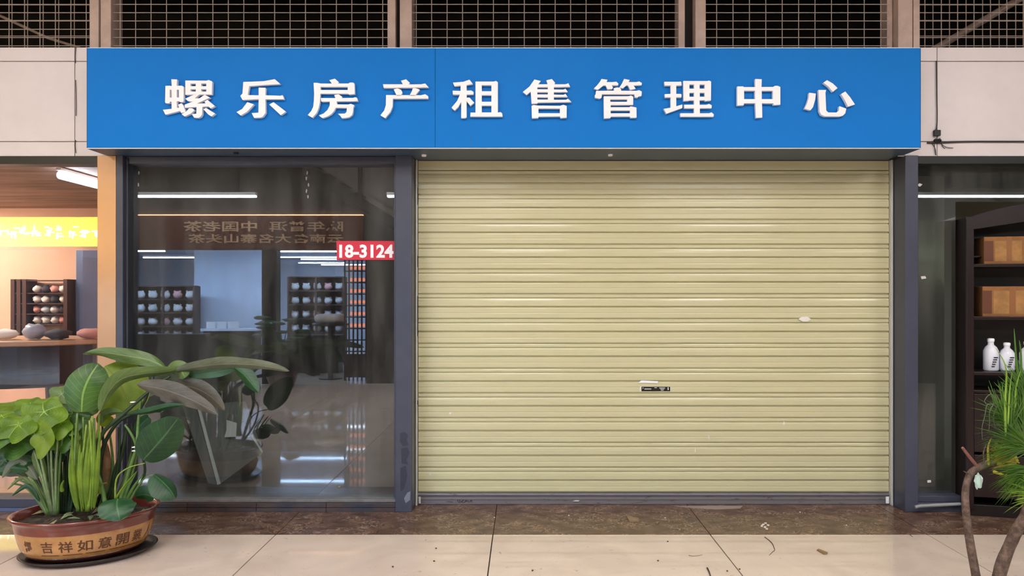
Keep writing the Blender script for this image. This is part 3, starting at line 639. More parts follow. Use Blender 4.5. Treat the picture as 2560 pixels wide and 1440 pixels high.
def lobed(name, c, rx, ry, d, m, parent, tilt=0, nl=6, ang=0, cup=.25, seed=0):
    """round scalloped leaf around a centre; rx, ry in photo pixels"""
    rnd = random.Random(seed); mb = MB(); mb.uv = []
    K = 36; rings = 5; ctr = P(*c, d); sx_ = d / F
    mb.v.append(tuple(ctr + Vector((0, .01, 0)))); mb.uv.append((.5, 0))
    for r_ in range(1, rings + 1):
        f = r_ / rings
        for k in range(K):
            a = 2 * math.pi * k / K + ang
            rad = f * (1 - .13 * (f ** 2) * (1 - math.cos(a * nl)) ** 1.0 + .08 * math.sin(a * 2 + seed) * f)
            x = math.cos(a) * rad * rx * sx_; z = math.sin(a) * rad * ry * sx_
            yy_ = -cup * rx * sx_ * (f ** 1.5) * math.cos(a * nl / 2) ** 2 + tilt * z
            mb.v.append((ctr.x + x, ctr.y + yy_, ctr.z + z - .15 * rx * sx_ * f * f)); mb.uv.append((.5 + .5 * (abs(math.cos(a * nl / 2)) * f), f))
    for k in range(K): mb.f.append([0, 1 + k, 1 + (k + 1) % K])
    for r_ in range(rings - 1):
        for k in range(K): mb.f.append([1 + r_*K + k, 1 + (r_+1)*K + k, 1 + (r_+1)*K + (k+1)%K, 1 + r_*K + (k+1)%K])
    return mb.build(name, m, parent, smooth=True, fix=False)
def stem(pts, r0, r1, m, parent, name='stem', n=10):
    return MB().tube(smoothpath([P(*p) for p in pts], n), r0, 7, r1).build(name, m, parent, smooth=True)

PCX, PCY, PROT = -2.665, -1.07, R(20)
PA, PB = .395, .295
pl = empty('potted_plant', (PCX, PCY, .03), 'oval brown pot with broad leafed green plants standing left of the window', 'potted plant')
m_pot = mat('pot_tan_glaze', rgb(190, 140, 86), .25, col2=rgb(164, 116, 66), scale=5, coat=.4)
m_rim = mat('pot_brown_glaze', rgb(116, 52, 42), .2, var=.3, scale=6, coat=.6)
m_ptd = mat('pot_base_glaze', rgb(70, 32, 28), .25, var=.4, scale=8, coat=.4)
def potring(name, prof, m): return MB().lathe(prof, 64, (PCX, PCY, 0), PA, PB, PROT).build(name, m, pl, smooth=True)
def popen(name, prof, m):
    mb = MB().lathe(prof, 64, (PCX, PCY, 0), PA, PB, PROT); mb.f = mb.f[:-2]; return mb.build(name, m, pl, smooth=True)
def pot_r(z):
    for (z0, r0), (z1, r1) in zip(PR, PR[1:]):
        if z0 <= z <= z1: return r0 + (r1 - r0) * (z - z0) / (z1 - z0)
    return PR[-1][1]
PR = [(.025, .76), (.04, .80), (.06, .84), (.085, .875), (.12, .905), (.16, .928), (.2, .945), (.235, .96), (.25, .985), (.258, 1.0)]
potring('pot_base', [(.70, .022), (pot_r(.025), .025), (pot_r(.04), .04), (pot_r(.055), .055)], m_ptd)
popen('pot_body', [(pot_r(z), z) for z in (.055, .07, .085, .10, .12, .14, .16, .18, .192)], m_pot)
popen('pot_rim', [(pot_r(z) + .006, z) for z in (.192, .21, .225, .24, .25)] + [(1.015, .256), (1.03, .263), (1.025, .271), (1.0, .274), (.975, .27), (.955, .262), (.93, .23), (.91, .19)], m_rim)
# soil with rough surface
so = MB(); K = 48; so.v.append((PCX, PCY, .232))
for r_ in range(1, 9):
    for k in range(K):
        a = 2 * math.pi * k / K; x = PA * .925 * r_ / 8 * math.cos(a); yv_ = PB * .925 * r_ / 8 * math.sin(a)
        X = PCX + x * math.cos(PROT) - yv_ * math.sin(PROT); Y = PCY + x * math.sin(PROT) + yv_ * math.cos(PROT)
        so.v.append((X, Y, .222 + .02 * noise.noise(Vector((X * 14, Y * 14, 0))) + .012 * noise.noise(Vector((X * 45, Y * 45, 3)))))
for k in range(K): so.f.append([0, 1 + k, 1 + (k + 1) % K])
for r_ in range(7):
    for k in range(K): so.f.append([1 + r_*K + k, 1 + (r_+1)*K + k, 1 + (r_+1)*K + (k+1)%K, 1 + r_*K + (k+1)%K])
so.build('soil', m_soil, pl)
# dry leaf litter on the soil
rl_ = random.Random(4)
for i in range(34):
    a = rl_.uniform(0, 6.28); q_ = rl_.uniform(.2, .85)
    x = PA * q_ * math.cos(a); yv_ = PB * q_ * math.sin(a)
    c = Vector((PCX + x * math.cos(PROT) - yv_ * math.sin(PROT), PCY + x * math.sin(PROT) + yv_ * math.cos(PROT), .24))
    an = rl_.uniform(0, 6.28); ln = rl_.uniform(.02, .055); u = Vector((math.cos(an), math.sin(an), rl_.uniform(-.2, .25))) * ln; wv_ = Vector((-math.sin(an), math.cos(an), rl_.uniform(-.3, .3))) * ln * .35
    MB().add([c - u, c + wv_ + Vector((0,0,.006)), c + u, c - wv_ + Vector((0,0,.008)), c + Vector((0,0,.012))], [(0,4,1),(1,4,2),(2,4,3),(3,4,0)]).build('dry_leaf', [m_stem_p, lm_brown, mat('litter', rgb(140, 126, 92), .9)][i % 3], pl, fix=False)
# painted characters around the pot
m_ink = mat('pot_ink', rgb(88, 52, 30), .4)
def pot_text(chars, th, hgt, zc, wid, name='pot_lettering'):
    vs, fs = text_mesh(chars, 0, .018); vs = fit(vs, wid, hgt)
    mb = MB(); out = []
    for v in vs:
        z = zc - hgt / 2 + v.y; r_ = pot_r(z) + .0035
        # arc offset -> angle on the ellipse (approximate by local tangent length)
        s = v.x - wid / 2; a = th; st_ = 24
        for _ in range(st_):
            dl = math.hypot(PA * r_ * math.sin(a), PB * r_ * math.cos(a)); a += s / st_ / dl
        x = PA * r_ * math.cos(a); yv_ = PB * r_ * math.sin(a)
        out.append((PCX + x * math.cos(PROT) - yv_ * math.sin(PROT), PCY + x * math.sin(PROT) + yv_ * math.cos(PROT), z))
    mb.add(out, fs); return mb.build(name, m_ink, pl, fix=False)
def pot_ang(px):     # ellipse angle on the camera side whose wall shows at this photo column
    best = None
    for i in range(721):
        a = math.pi + math.pi * i / 720 * 1.25 - .35
        x = PA * .91 * math.cos(a); yv_ = PB * .91 * math.sin(a)
        X = PCX + x * math.cos(PROT) - yv_ * math.sin(PROT); Y = PCY + x * math.sin(PROT) + yv_ * math.cos(PROT)
        e = abs(VX + X * F / (Y + CD) - px)
        if yv_ < 0 and (best is None or e < best[0]): best = (e, a)
    return best[1]
for ch, px, wd in (('經', 70, .055), ('吉', 117, .066), ('祥', 163, .075), ('如', 213, .08), ('意', 263, .07), ('開', 307, .075), ('業', 343, .065), ('人', 369, .06)):
    pot_text(ch, pot_ang(px), .068, .128, wd)
for px, n_ in ((120, 5), (180, 5), (240, 6), (300, 6), (345, 4)):
    pot_text('~-·'[px % 3] * n_, pot_ang(px), .007, .078, .10, 'pot_ornament')
# saucer
sa = empty('pot_saucer', (PCX, PCY, 0), 'black oval saucer under the brown pot', 'saucer')
mb = MB().lathe([(.80, .0), (.90, .004), (1.0, .03), (1.03, .036), (1.0, .037), (.93, .02), (.7, .018)], 64, (PCX + .02, PCY, 0), PA * .92, PB * .94, PROT); mb.build('dish', mat('saucer_black', rgb(38, 28, 28), .3), sa, smooth=True)

# stems: splayed pale fan at left, light bundle in the middle, dark ones at right
rs = random.Random(11)
for i in range(16):
    t = i / 15; tx = 30 + 130 * t + rs.uniform(-6, 6); ty = 1215 - 130 * math.sin(t * 1.5) - rs.uniform(0, 12)
    bx_ = 118 + 26 * t; dd = 4.45 + rs.uniform(-.06, .06)
    stem([(bx_, 1286, 4.46), ((bx_ + tx) / 2 - 3, (1286 + ty) / 2 - 6 - 18 * (1 - t), dd), (tx, ty, dd)], .0095, .005, m_stem_p if i % 3 else m_stem_m, pl)
for i in range(9):
    x = 150 + i * 5 + rs.uniform(-3, 3); stem([(152 + i * 3, 1284, 4.52), (x, 1190, 4.55), (x - 8 + rs.uniform(-10, 10), 1075, 4.55)], .009, .005, m_stem_d, pl)
for i in range(18):
    x = 188 + (i % 9) * 6.2 + rs.uniform(-3, 3); dd = 4.40 + .12 * (i // 9) + rs.uniform(-.03, .03)
    stem([(195 + (i % 9) * 3.6, 1278, dd), (x, 1180, dd), (x + rs.uniform(-8, 12), 1045 + rs.uniform(-20, 25), dd)], .0105, .006, m_stem_l if i % 4 else m_stem_m, pl)
for pts, r0, r1, m in (
    ([(238, 1265, 4.5), (236, 1180, 4.5), (252, 1090, 4.48), (320, 1025, 4.48), (373, 978, 4.5), (425, 940, 4.52)], .016, .008, m_stem_d),
    ([(262, 1262, 4.6), (250, 1150, 4.58), (290, 1060, 4.55), (352, 1020, 4.55), (383, 940, 4.56)], .014, .008, m_stem_d),
    ([(280, 1258, 4.6), (285, 1190, 4.6), (305, 1130, 4.62), (318, 1060, 4.62)], .02, .010, m_stem_d),
    ([(300, 1255, 4.5), (322, 1180, 4.5), (341, 1117, 4.5), (346, 1050, 4.52), (352, 1000, 4.55)], .013, .007, m_stem_m),
    ([(305, 1255, 4.52), (335, 1165, 4.52), (341, 1117, 4.51), (325, 1080, 4.5), (312, 1062, 4.5)], .012, .006, m_stem_m),
    ([(318, 1255, 4.55), (360, 1190, 4.55), (356, 1140, 4.5), (343, 1110, 4.5)], .009, .006, m_stem_d),
    ([(288, 1246, 4.4), (292, 1195, 4.4), (320, 1170, 4.4), (362, 1158, 4.42)], .006, .003, m_stem_l),
    ([(262, 1256, 4.42), (250, 1200, 4.42), (232, 1165, 4.42)], .014, .009, m_stem_m),
    ([(345, 1210, 4.5), (368, 1192, 4.5), (385, 1186, 4.5)], .003, .002, m_stem_p)):
    stem(pts, r0, r1, m, pl, n=16)
for y_ in (1117, 1126):
    v = P(341, y_, 4.495); MB().box(v.x - .018, v.x + .018, v.y - .02, v.y + .02, v.z - .002, v.z + .002).build('white_tie', m_letter, pl)
v = P(333, 1005, 4.47); MB().box(v.x - .012, v.x + .012, v.y - .012, v.y + .012, v.z - .0025, v.z + .0025).build('white_tie', m_letter, pl)
# dried sheath, small shoots
leaf('dry_sheath', [(262, 1255, 4.66), (268, 1180, 4.66), (266, 1105, 4.66)], .028, mat('sheath', rgb(150, 112, 78), .8, var=.4, scale=20), pl, shape='lance', fold=.6)
for x0, y0_, x1, y1_, w_ in ((310, 1252, 342, 1180, .010), (315, 1254, 360, 1182, .012), (322, 1256, 372, 1182, .008), (300, 1250, 328, 1200, .009), (288, 1248, 345, 1175, .007), (250, 1235, 248, 1175, .012), (248, 1215, 268, 1206, .006), (205, 1260, 200, 1205, .014), (222, 1255, 228, 1200, .012), (156, 1230, 160, 1200, .012)):
    leaf('shoot', [(x0, y0_, 4.4), ((x0 + x1) / 2 - 4, (y0_ + y1_) / 2, 4.4), (x1, y1_, 4.4)], w_, lm_yellow if x0 < 290 else lm_mid, pl, shape='blade', fold=.5, n=8, k=2)
# arching thin leaves at far left
for pts, w_, m in (([(100, 1255, 4.4), (70, 1215, 4.38), (30, 1240, 4.36)], .015, lm_dark), ([(105, 1250, 4.42), (60, 1195, 4.4), (18, 1225, 4.36)], .012, lm_olive), ([(95, 1200, 4.42), (50, 1150, 4.4), (5, 1195, 4.36)], .035, lm_grey), ([(100, 1190, 4.45), (75, 1140, 4.42), (40, 1150, 4.4)], .05, lm_dark), ([(118, 1210, 4.45), (95, 1150, 4.4), (90, 1120, 4.4)], .03, lm_olive), ([(70, 1175, 4.4), (30, 1170, 4.38), (-25, 1190, 4.36)], .03, lm_dark)):
    leaf('leaf', pts, w_, m, pl, shape='lance', fold=.35, wave=.004, n=14)
# scalloped bright leaves
for c, rx, ry, d, m, tl, nl, an, sd in (((108, 1030), 66, 46, 4.42, lm_bright, .6, 5, .3, 1), ((45, 1062), 52, 36, 4.36, lm_bright, .8, 5, .9, 2), ((180, 1035), 52, 42, 4.5, lm_mid, .5, 5, .1, 3), ((38, 1102), 66, 30, 4.40, lm_mid, .9, 5, .5, 4), ((110, 1095), 34, 42, 4.34, lm_yellow, .2, 4, .7, 5), ((165, 1090), 42, 34, 4.46, lm_mid, .6, 5, 1.1, 6), ((118, 1008), 40, 24, 4.52, lm_yellow, .9, 5, .4, 7), ((2, 1040), 55, 22, 4.5, lm_bright, 1.2, 5, .4, 8), ((-5, 1085), 50, 30, 4.34, lm_mid, .9, 5, .2, 9), ((150, 1060), 40, 30, 4.44, lm_bright, .5, 5, .8, 10), ((70, 1130), 44, 26, 4.46, lm_dark, .7, 5, .2, 12), ((10, 1150), 46, 32, 4.42, lm_dark, .4, 5, .6, 13), ((150, 1125), 30, 22, 4.5, lm_dark, .5, 5, .6, 14), ((152, 985), 34, 30, 4.66, lm_olive, .6, 5, .6, 15)):
    lobed('leaf', c, rx, ry, d, m, pl, tl, nl, an, .2, sd)
for c, rx, ry, d, m, tl, nl, an, sd in (((215, 1020), 34, 26, 4.52, lm_mid, .5, 5, .5, 21), ((75, 1012), 46, 26, 4.6, lm_bright, 1.0, 5, .2, 22), ((25, 1015), 44, 18, 4.66, lm_yellow, 1.2, 5, .9, 23), ((-20, 1120), 46, 34, 4.5, lm_dark, .4, 5, .1, 24), ((60, 1160), 44, 30, 4.55, lm_grey, .3, 5, .4, 25), ((185, 1075), 34, 26, 4.6, lm_dark, .4, 5, .3, 26), ((130, 1140), 34, 28, 4.56, lm_dark, .3, 5, .8, 27), ((88, 1098), 40, 30, 4.48, lm_mid, .5, 5, 1.2, 28)):
    lobed('leaf', c, rx, ry, d, m, pl, tl, nl, an, .2, sd)
rs2 = random.Random(31)
for i in range(14):
    x = 165 + i * 12.5 + rs2.uniform(-5, 5); dd = 4.62 + rs2.uniform(-.05, .08)
    stem([(150 + i * 11, 1268, dd - .02), (x, 1180, dd), (x + rs2.uniform(-14, 22), 1065 + rs2.uniform(-15, 30), dd)], .012, .006, m_stem_d if i % 3 else m_stem_m, pl)
for i in range(8):
    x = 178 + i * 9; leaf('sheath_leaf', [(192 + i * 6, 1275, 4.37), (x, 1190, 4.36), (x + rs2.uniform(-8, 10), 1075 + rs2.uniform(-20, 60), 4.38)], .014, lm_yellow if i % 2 else lm_bright, pl, shape='lance', fold=.6, n=12, k=2, roll=rs2.uniform(-30, 30))
# big leaves
leaf('leaf', [(204, 1030, 4.40), (207, 985, 4.40), (222, 945, 4.42), (246, 908, 4.48)], .115, lm_mid, pl, roll=-8, fold=.25, shape='oval', asym=(1.25, .95))
leaf('leaf', [(330, 1028, 4.62), (312, 985, 4.62), (290, 945, 4.62), (262, 915, 4.64)], .165, lm_yellow, pl, roll=6, fold=.12, shape='oval')
leaf('leaf', [(250, 1030, 4.38), (268, 985, 4.40), (300, 950, 4.42), (345, 936, 4.46), (420, 928, 4.5), (478, 917, 4.54)], .052, lm_olive, pl, roll=(30, 48), fold=.35, shape='lance', n=26)
leaf('leaf', [(412, 917, 4.62), (372, 900, 4.62), (318, 890, 4.6), (262, 882, 4.58), (208, 884, 4.56)], .046, lm_olive, pl, roll=(20, -30), fold=.35, shape='lance', wave=.006, n=26)
leaf('leaf', [(440, 928, 4.52), (500, 916, 4.5), (570, 910, 4.48), (650, 914, 4.46), (724, 927, 4.44)], .046, lm_grey, pl, roll=40, fold=.3, shape='oval', wave=.003, n=26)
leaf('leaf', [(470, 940, 4.56), (520, 932, 4.54), (560, 927, 4.54), (598, 918, 4.52)], .034, lm_dark, pl, roll=-20, fold=.2, shape='lance', n=20)
leaf('leaf', [(585, 918, 4.5), (608, 935, 4.48), (628, 958, 4.46), (646, 981, 4.44)], .048, lm_dark, pl, roll=25, fold=.5, shape='lance', n=20)
leaf('leaf', [(342, 962, 4.44), (410, 974, 4.42), (480, 1000, 4.40), (546, 1036, 4.38)], .060, lm_brown, pl, roll=20, fold=.25, shape='lance', wave=.005, n=26)
leaf('leaf', [(425, 965, 4.56), (480, 968, 4.55), (525, 990, 4.53), (562, 1026, 4.5)], .058, lm_brown, pl, roll=28, fold=.3, shape='lance', n=22)
leaf('leaf', [(420, 915, 4.58), (450, 925, 4.54), (462, 945, 4.5)], .05, lm_olive, pl, roll=20, fold=.5, shape='lance', n=16)
leaf('leaf', [(316, 1036, 4.45), (370, 1028, 4.43), (420, 1016, 4.41), (462, 1012, 4.4)], .022, lm_dark, pl, roll=20, fold=.4, shape='lance', n=20)
leaf('leaf', [(358, 1150, 4.42), (385, 1120, 4.41), (415, 1085, 4.40), (446, 1044, 4.40)], .118, lm_dark, pl, roll=12, fold=.2, shape='oval')
leaf('leaf', [(372, 1042, 4.58), (350, 1065, 4.58), (342, 1085, 4.58)], .05, lm_dark, pl, roll=30, fold=.3, shape='oval')
leaf('leaf', [(385, 1186, 4.45), (408, 1205, 4.43), (426, 1225, 4.42), (439, 1246, 4.42)], .085, lm_dark, pl, roll=-30, fold=.35, shape='oval', asym=(1.1, .7))
leaf('leaf', [(294, 1246, 4.24), (292, 1264, 4.20), (296, 1284, 4.17), (300, 1302, 4.16)], .098, lm_dark, pl, roll=8, fold=.15, shape='heart', wave=.004)
leaf('leaf', [(338, 1242, 4.5), (360, 1236, 4.48), (386, 1244, 4.46)], .05, lm_dark, pl, roll=25, fold=.3, shape='oval')
leaf('leaf', [(256, 1058, 4.56), (258, 1040, 4.56), (280, 1030, 4.54), (306, 1030, 4.52)], .03, lm_olive, pl, roll=25, fold=.4, shape='lance')
leaf('leaf', [(248, 1062, 4.58), (262, 1050, 4.58), (274, 1038, 4.56)], .05, lm_yellow, pl, roll=10, fold=.2, shape='oval')

# ------------------------------------------------------------------ tree with thin leaves at the right edge
TD = 3.55
tp = empty('potted_tree', P(2475, 1570, TD), 'bare forked trunk with fine yellow green needle leaves at the right edge', 'plant')
m_bark = mat('bark', rgb(118, 98, 86), .9, col2=rgb(76, 60, 52), scale=30, bump=.7, bscale=50)
c = P(2475, 1560, TD)
MB().lathe([(.13, 0), (.16, .05), (.17, .085), (.155, .088), (.15, .07)], 28, (c.x, c.y, 0)).build('pot', mat('terracotta', rgb(120, 80, 62), .7), tp, smooth=True)
def trunk(pts, rr, name='trunk'):
    q = smoothpath([P(*p) for p in pts], 26); n = len(q); rad = []
    for i in range(n):
        u = i / (n - 1) * (len(rr) - 1); k = min(int(u), len(rr) - 2); rad.append((rr[k] + (rr[k+1] - rr[k]) * (u - k)) * (1 + .10 * noise.noise(q[i] * 25)))
    return MB().tube(q, rad, 10).build(name, m_bark, tp, smooth=True)
trunk([(2462, 1560, TD), (2440, 1440, TD), (2421, 1330, TD), (2413, 1240, TD + .02), (2424, 1188, TD + .04), (2448, 1168, TD + .04), (2470, 1158, TD + .03), (2490, 1160, TD)], [.024, .021, .018, .016, .017, .018, .016, .008])
trunk([(2478, 1560, TD - .02), (2500, 1430, TD - .05), (2535, 1340, TD - .07), (2566, 1280, TD - .1), (2580, 1200, TD - .1)], [.034, .028, .025, .023, .02])
MB().tube([P(2443, 1166, TD + .04), P(2422, 1140, TD + .03), P(2406, 1119, TD + .02)], .0085, 8, .0065).build('cut_branch', mat('cut_branch', rgb(128, 84, 74), .8), tp)
MB().tube([P(2424, 1186, TD + .04), P(2416, 1182, TD + .03), P(2409, 1178, TD + .02)], .004, 6, .002).build('twig', m_bark, tp)
MB().tube(smoothpath([P(2460, 1155, TD + .03), P(2459, 1130, TD + .02), P(2466, 1110, TD + .02)], 8), .004, 6, .002).build('twig', m_bark, tp)
MB().blob(P(2446, 1203, TD - .01), .018, .014, .034, 12, 8, .6, 5).build('tree_tie_bag', mat('pale_plastic', rgb(172, 196, 188), .35), tp)
nm_ = [leaf_mat('needle_green', rgb(92, 136, 46), rgb(64, 104, 34), rgb(130, 160, 80), .45, .3), leaf_mat('needle_bright', rgb(150, 186, 70), rgb(120, 160, 50), rgb(180, 206, 110), .45, .35), leaf_mat('needle_yellow', rgb(196, 176, 52), rgb(160, 150, 50), rgb(210, 196, 110), .5, .3), leaf_mat('needle_grey', rgb(96, 108, 88), rgb(70, 84, 66), rgb(120, 130, 110), .5, .2)]
rt = random.Random(5)
def tuft(ox, oy, od, a0, a1, L0, L1, n, m, droop=.25, wid=.0035, spread=.35):
    """a tuft of needle leaves; angles in degrees, 90 = up, lengths in metres"""
    mb = MB(); mb.uv = []; o = P(ox, oy, od)
    for i in range(n):
        a = R(rt.uniform(a0, a1)); Ln = rt.uniform(L0, L1); yd = rt.uniform(-spread, spread)
        dv = Vector((math.cos(a), yd, math.sin(a))).normalized(); sd = dv.cross(Vector((0, 1, 0))).normalized()
        st_ = o + Vector((rt.uniform(-.02, .02), rt.uniform(-.02, .02), rt.uniform(-.02, .02)))
        base = len(mb.v)
        for s in range(6):
            u = s / 5; p = st_ + dv * Ln * u + Vector((0, 0, -droop * Ln * u * u)); w_ = wid * (1 - u) ** .6 * (1 if s else .6) + .0003
            mb.v += [tuple(p - sd * w_), tuple(p + sd * w_ + Vector((0, .001, 0)))]; mb.uv += [(.2, u), (.8, u)]
        for s in range(5): mb.f.append([base + 2*s, base + 2*s + 1, base + 2*s + 3, base + 2*s + 2])
    return mb.build('leaf_tuft', m, tp, smooth=True, fix=False)
tuft(2570, 1120, TD - .05, 95, 200, .10, .24, 150, nm_[0], .2)
tuft(2560, 1060, TD, 80, 170, .12, .26, 130, nm_[0], .1)
tuft(2535, 1150, TD + .05, 110, 200, .06, .16, 70, nm_[2], .1, .0045)
tuft(2530, 1090, TD + .05, 120, 210, .06, .17, 70, nm_[3], .2, .0022)
tuft(2575, 1180, TD - .08, 150, 230, .08, .20, 110, nm_[0], .3)
tuft(2520, 1060, TD - .03, 70, 112, .12, .22, 36, nm_[0], .0, .003)
tuft(2575, 1010, TD, 60, 135, .10, .24, 90, nm_[0], .1)
tuft(2590, 1240, TD - .1, 100, 200, .08, .16, 60, nm_[1], .2)
for pts, w_, m in (([(2514, 1090, TD - .05), (2513, 1000, TD - .05), (2515, 920, TD - .06), (2488, 868, TD - .06)], .006, nm_[1]), ([(2520, 1060, TD - .06), (2524, 980, TD - .06), (2530, 930, TD - .07)], .004, nm_[1]), ([(2538, 1020, TD - .05), (2540, 970, TD - .05), (2552, 925, TD - .06)], .005, nm_[1]), ([(2545, 940, TD), (2540, 890, TD), (2535, 820, TD)], .007, nm_[0]), ([(2553, 940, TD), (2552, 880, TD), (2548, 850, TD)], .006, nm_[0]), ([(2472, 1165, TD), (2470, 1120, TD), (2478, 1095, TD)], .006, nm_[2]), ([(2482, 1178, TD - .02), (2505, 1186, TD - .03), (2530, 1190, TD - .04)], .008, nm_[2])):
    leaf('blade', pts, w_, m, tp, shape='blade', fold=.4, n=14, k=2)
for pts in ([(2497, 1020, TD), (2470, 1010, TD), (2462, 1040, TD), (2455, 1070, TD), (2456, 1100, TD)], [(2492, 1005, TD), (2478, 985, TD), (2462, 1000, TD), (2466, 1012, TD)], [(2485, 1008, TD), (2474, 1030, TD), (2474, 1055, TD), (2472, 1075, TD)], [(2495, 1010, TD), (2484, 1040, TD), (2488, 1070, TD)]):
    MB().tube(smoothpath([P(*p) for p in pts], 16), .0028, 5, .0012).build('dry_strand', nm_[3], tp)

# ------------------------------------------------------------------ dark wooden display cabinet at the right
CA = R(-14); CO = Vector((3.165, -.285, 0)); CW, CDp = 1.1, .32
rotc = Matrix.Rotation(CA, 3, 'Z')
def cw(x, y, z): return rotc @ Vector((x, y, z)) + CO
cab = empty('display_cabinet', CO, 'tall dark wooden display cabinet with arched top behind the right plant', 'cabinet')
def cbox(name, m, par, x0, x1, y0, y1, z0, z1, bevel=.003):
    vs = [cw(*c) for c in ((x0,y0,z0),(x1,y0,z0),(x1,y1,z0),(x0,y1,z0),(x0,y0,z1),(x1,y0,z1),(x1,y1,z1),(x0,y1,z1))]
    return MB().add(vs, [(0,3,2,1),(4,5,6,7),(0,1,5,4),(1,2,6,5),(2,3,7,6),(3,0,4,7)]).build(name, m, par, bevel)
HT = 2.14
cbox('side_panel', m_wood_d, cab, 0, .035, 0, CDp, 0.0, HT)
cbox('side_panel', m_wood_d, cab, CW - .035, CW, 0, CDp, 0.0, HT)
cbox('back_panel', m_wood_b, cab, .036, CW - .036, CDp - .015, CDp, .08, HT)
cbox('front_stile', m_wood_d, cab, 0.001, .05, -.014, -.001, 0.05, HT - .01)
cbox('front_stile', m_wood_d, cab, CW - .05, CW - .001, -.014, -.001, 0.05, HT - .01)
# arched crown
arch = []
for i in range(17):
    t = i / 16; x = CW * t; arch.append((x, HT - .02 + .11 * math.sin(math.pi * t) ** .8))
poly = [cw(x, -.016, z) for x, z in arch] + [cw(CW, -.016, HT - .10), cw(CW * .5, -.016, HT - .02), cw(0, -.016, HT - .10)]
MB().prism(poly, rotc @ Vector((0, .03, 0))).build('crown_rail', m_wood_d, cab)
poly = [cw(x, .015, z) for x, z in arch] + [cw(CW, .015, HT - .04), cw(0, .015, HT - .04)]
MB().prism(poly, rotc @ Vector((0, CDp - .02, 0))).build('top_panel', m_wood_d, cab)
for z in (1.80, 1.425, 1.03, .90): cbox('shelf', m_wood_d, cab, .036, CW - .036, .0, CDp - .016, z - .022, z)
cbox('shelf_ledge', m_wood_d, cab, .036, .40, .09, CDp - .016, 1.85, 1.862)
cbox('cabinet_door', m_wood_d, cab, .052, CW/2 - .004, -.012, .004, .46, .875)
cbox('cabinet_door', m_wood_d, cab, CW/2 + .004, CW - .052, -.012, .004, .46, .875)
for dr, kx in ((cab.children[-2], CW/2 - .05), (cab.children[-1], CW/2 + .05)):
    kb = MB().blob(cw(kx, -.022, .66), .012, .012, .012).build('door_knob', m_steel, dr)
cbox('drawer', m_wood_d, cab, .052, CW - .052, -.012, .004, .14, .44)
cbox('plinth', m_wood_b, cab, .02, CW - .02, .01, CDp, 0, .08)
def carton(x, y, z, w_, d_, h_, label):
    r = empty('carton', cw(x, y, z), label, 'box', 'cartons in the display cabinet')
    cbox('carton_body', m_carton, r, x, x + w_, y, y + d_, z, z + h_)
    cbox('printed_label', m_carton2, r, x + .07, x + w_ - .02, y - .001, y - .0002, z + .02, z + h_ - .03, 0)
    cbox('tape', mat('box_tape', rgb(140, 92, 52), .4), r, x + w_ * .55, x + w_ * .68, y - .0016, y - .001, z, z + h_, 0)
    cbox('side_print', mat('box_side', rgb(96, 52, 30), .6), r, x + .002, x + .06, y - .001, y - .0002, z + .02, z + h_ - .03, 0)
carton(.13, .04, 1.8, .26, .22, .195, 'brown printed carton on the upper shelf of the dark cabinet')
carton(.12, .04, 1.425, .31, .22, .215, 'brown printed carton on the middle shelf of the dark cabinet')
def bottle(x, y, z, h_, r_, lb):
    c = cw(x, y, z); r = empty('bottle', c, lb, 'bottle', 'white bottles in the display cabinet')
    MB().lathe([(r_ * .9, 0), (r_, .01), (r_, h_ * .62), (r_ * .75, h_ * .74), (r_ * .4, h_ * .82), (r_ * .38, h_ * .9)], 20, c).build('bottle_body', mat('porcelain_white', rgb(226, 228, 240), .2), r, smooth=True)
    MB().lathe([(r_ * .42, h_ * .9), (r_ * .46, h_ * .92), (r_ * .46, h_), (r_ * .3, h_ + .004)], 16, c).build('bottle_cap', m_letter, r, smooth=True)
    a = MB()
    for k in range(5): a.box(c.x - r_ * .55 + k * .004, c.x - r_ * .1 + k * .006, c.y - r_ - .003, c.y - r_ - .001, c.z + .03 + k * .016, c.z + .038 + k * .016)
    a.build('bottle_print', m_frame_d, r)
bottle(.20, .12, 1.031, .23, .050, 'tall white printed bottle at the left of the cabinet shelf')
bottle(.31, .14, 1.031, .20, .050, 'white printed bottle second from left on the cabinet shelf')
bottle(.44, .14, 1.031, .21, .050, 'white printed bottle farthest right on the cabinet shelf')
# stickers on the right pane and plastic strip on the floor
for i, (pts, lb) in enumerate((([(2293,463),(2299,458),(2306,461),(2300,467)], 'small white sticker high on the dark right pane'), ([(2302,691),(2313,690),(2316,696),(2304,698)], 'small white sticker halfway up the dark right pane'), ([(2318,1201),(2327,1200),(2328,1206),(2319,1207)], 'small white sticker low on the dark right pane'))):
    scrap('sticker', pts, 5.474, .003, m_paper, lb, 'sticker', group='stickers on the right pane')
sp_ = MB().tube([P(2288, 1272, 5.33), P(2300, 1269, 5.33), P(2400, 1264, 5.36)], .012, 8).build('plastic_strip', mat('strip_grey', rgb(150, 150, 152), .5)); tag(sp_, 'pale plastic strip lying at the foot of the right pane', 'strip'); sp_.location.z = .012

# ------------------------------------------------------------------ right neighbour room
bx('floor', m_concrete, None, 2.91, 7.0, .05, 3.0, -.006, .0)['kind'] = 'structure'
bx('wall_rear', mat('olive_dark_wall', rgb(140, 142, 128), .9), None, 2.9, 7.0, 1.6, 1.65, 0, 2.9)['kind'] = 'structure'
bx('wall_stub', mat('stub_wall', rgb(176, 176, 158), .9), None, 3.30, 3.6, .75, 1.6, 0, 2.6)['kind'] = 'structure'
bx('ceiling', m_inner, None, 2.91, 7.0, .02, 3.0, 2.62, 2.68)['kind'] = 'structure'
bx('wall_right', m_inner, None, 7.0, 7.05, -.2, 3.0, 0, 4.6)['kind'] = 'structure'

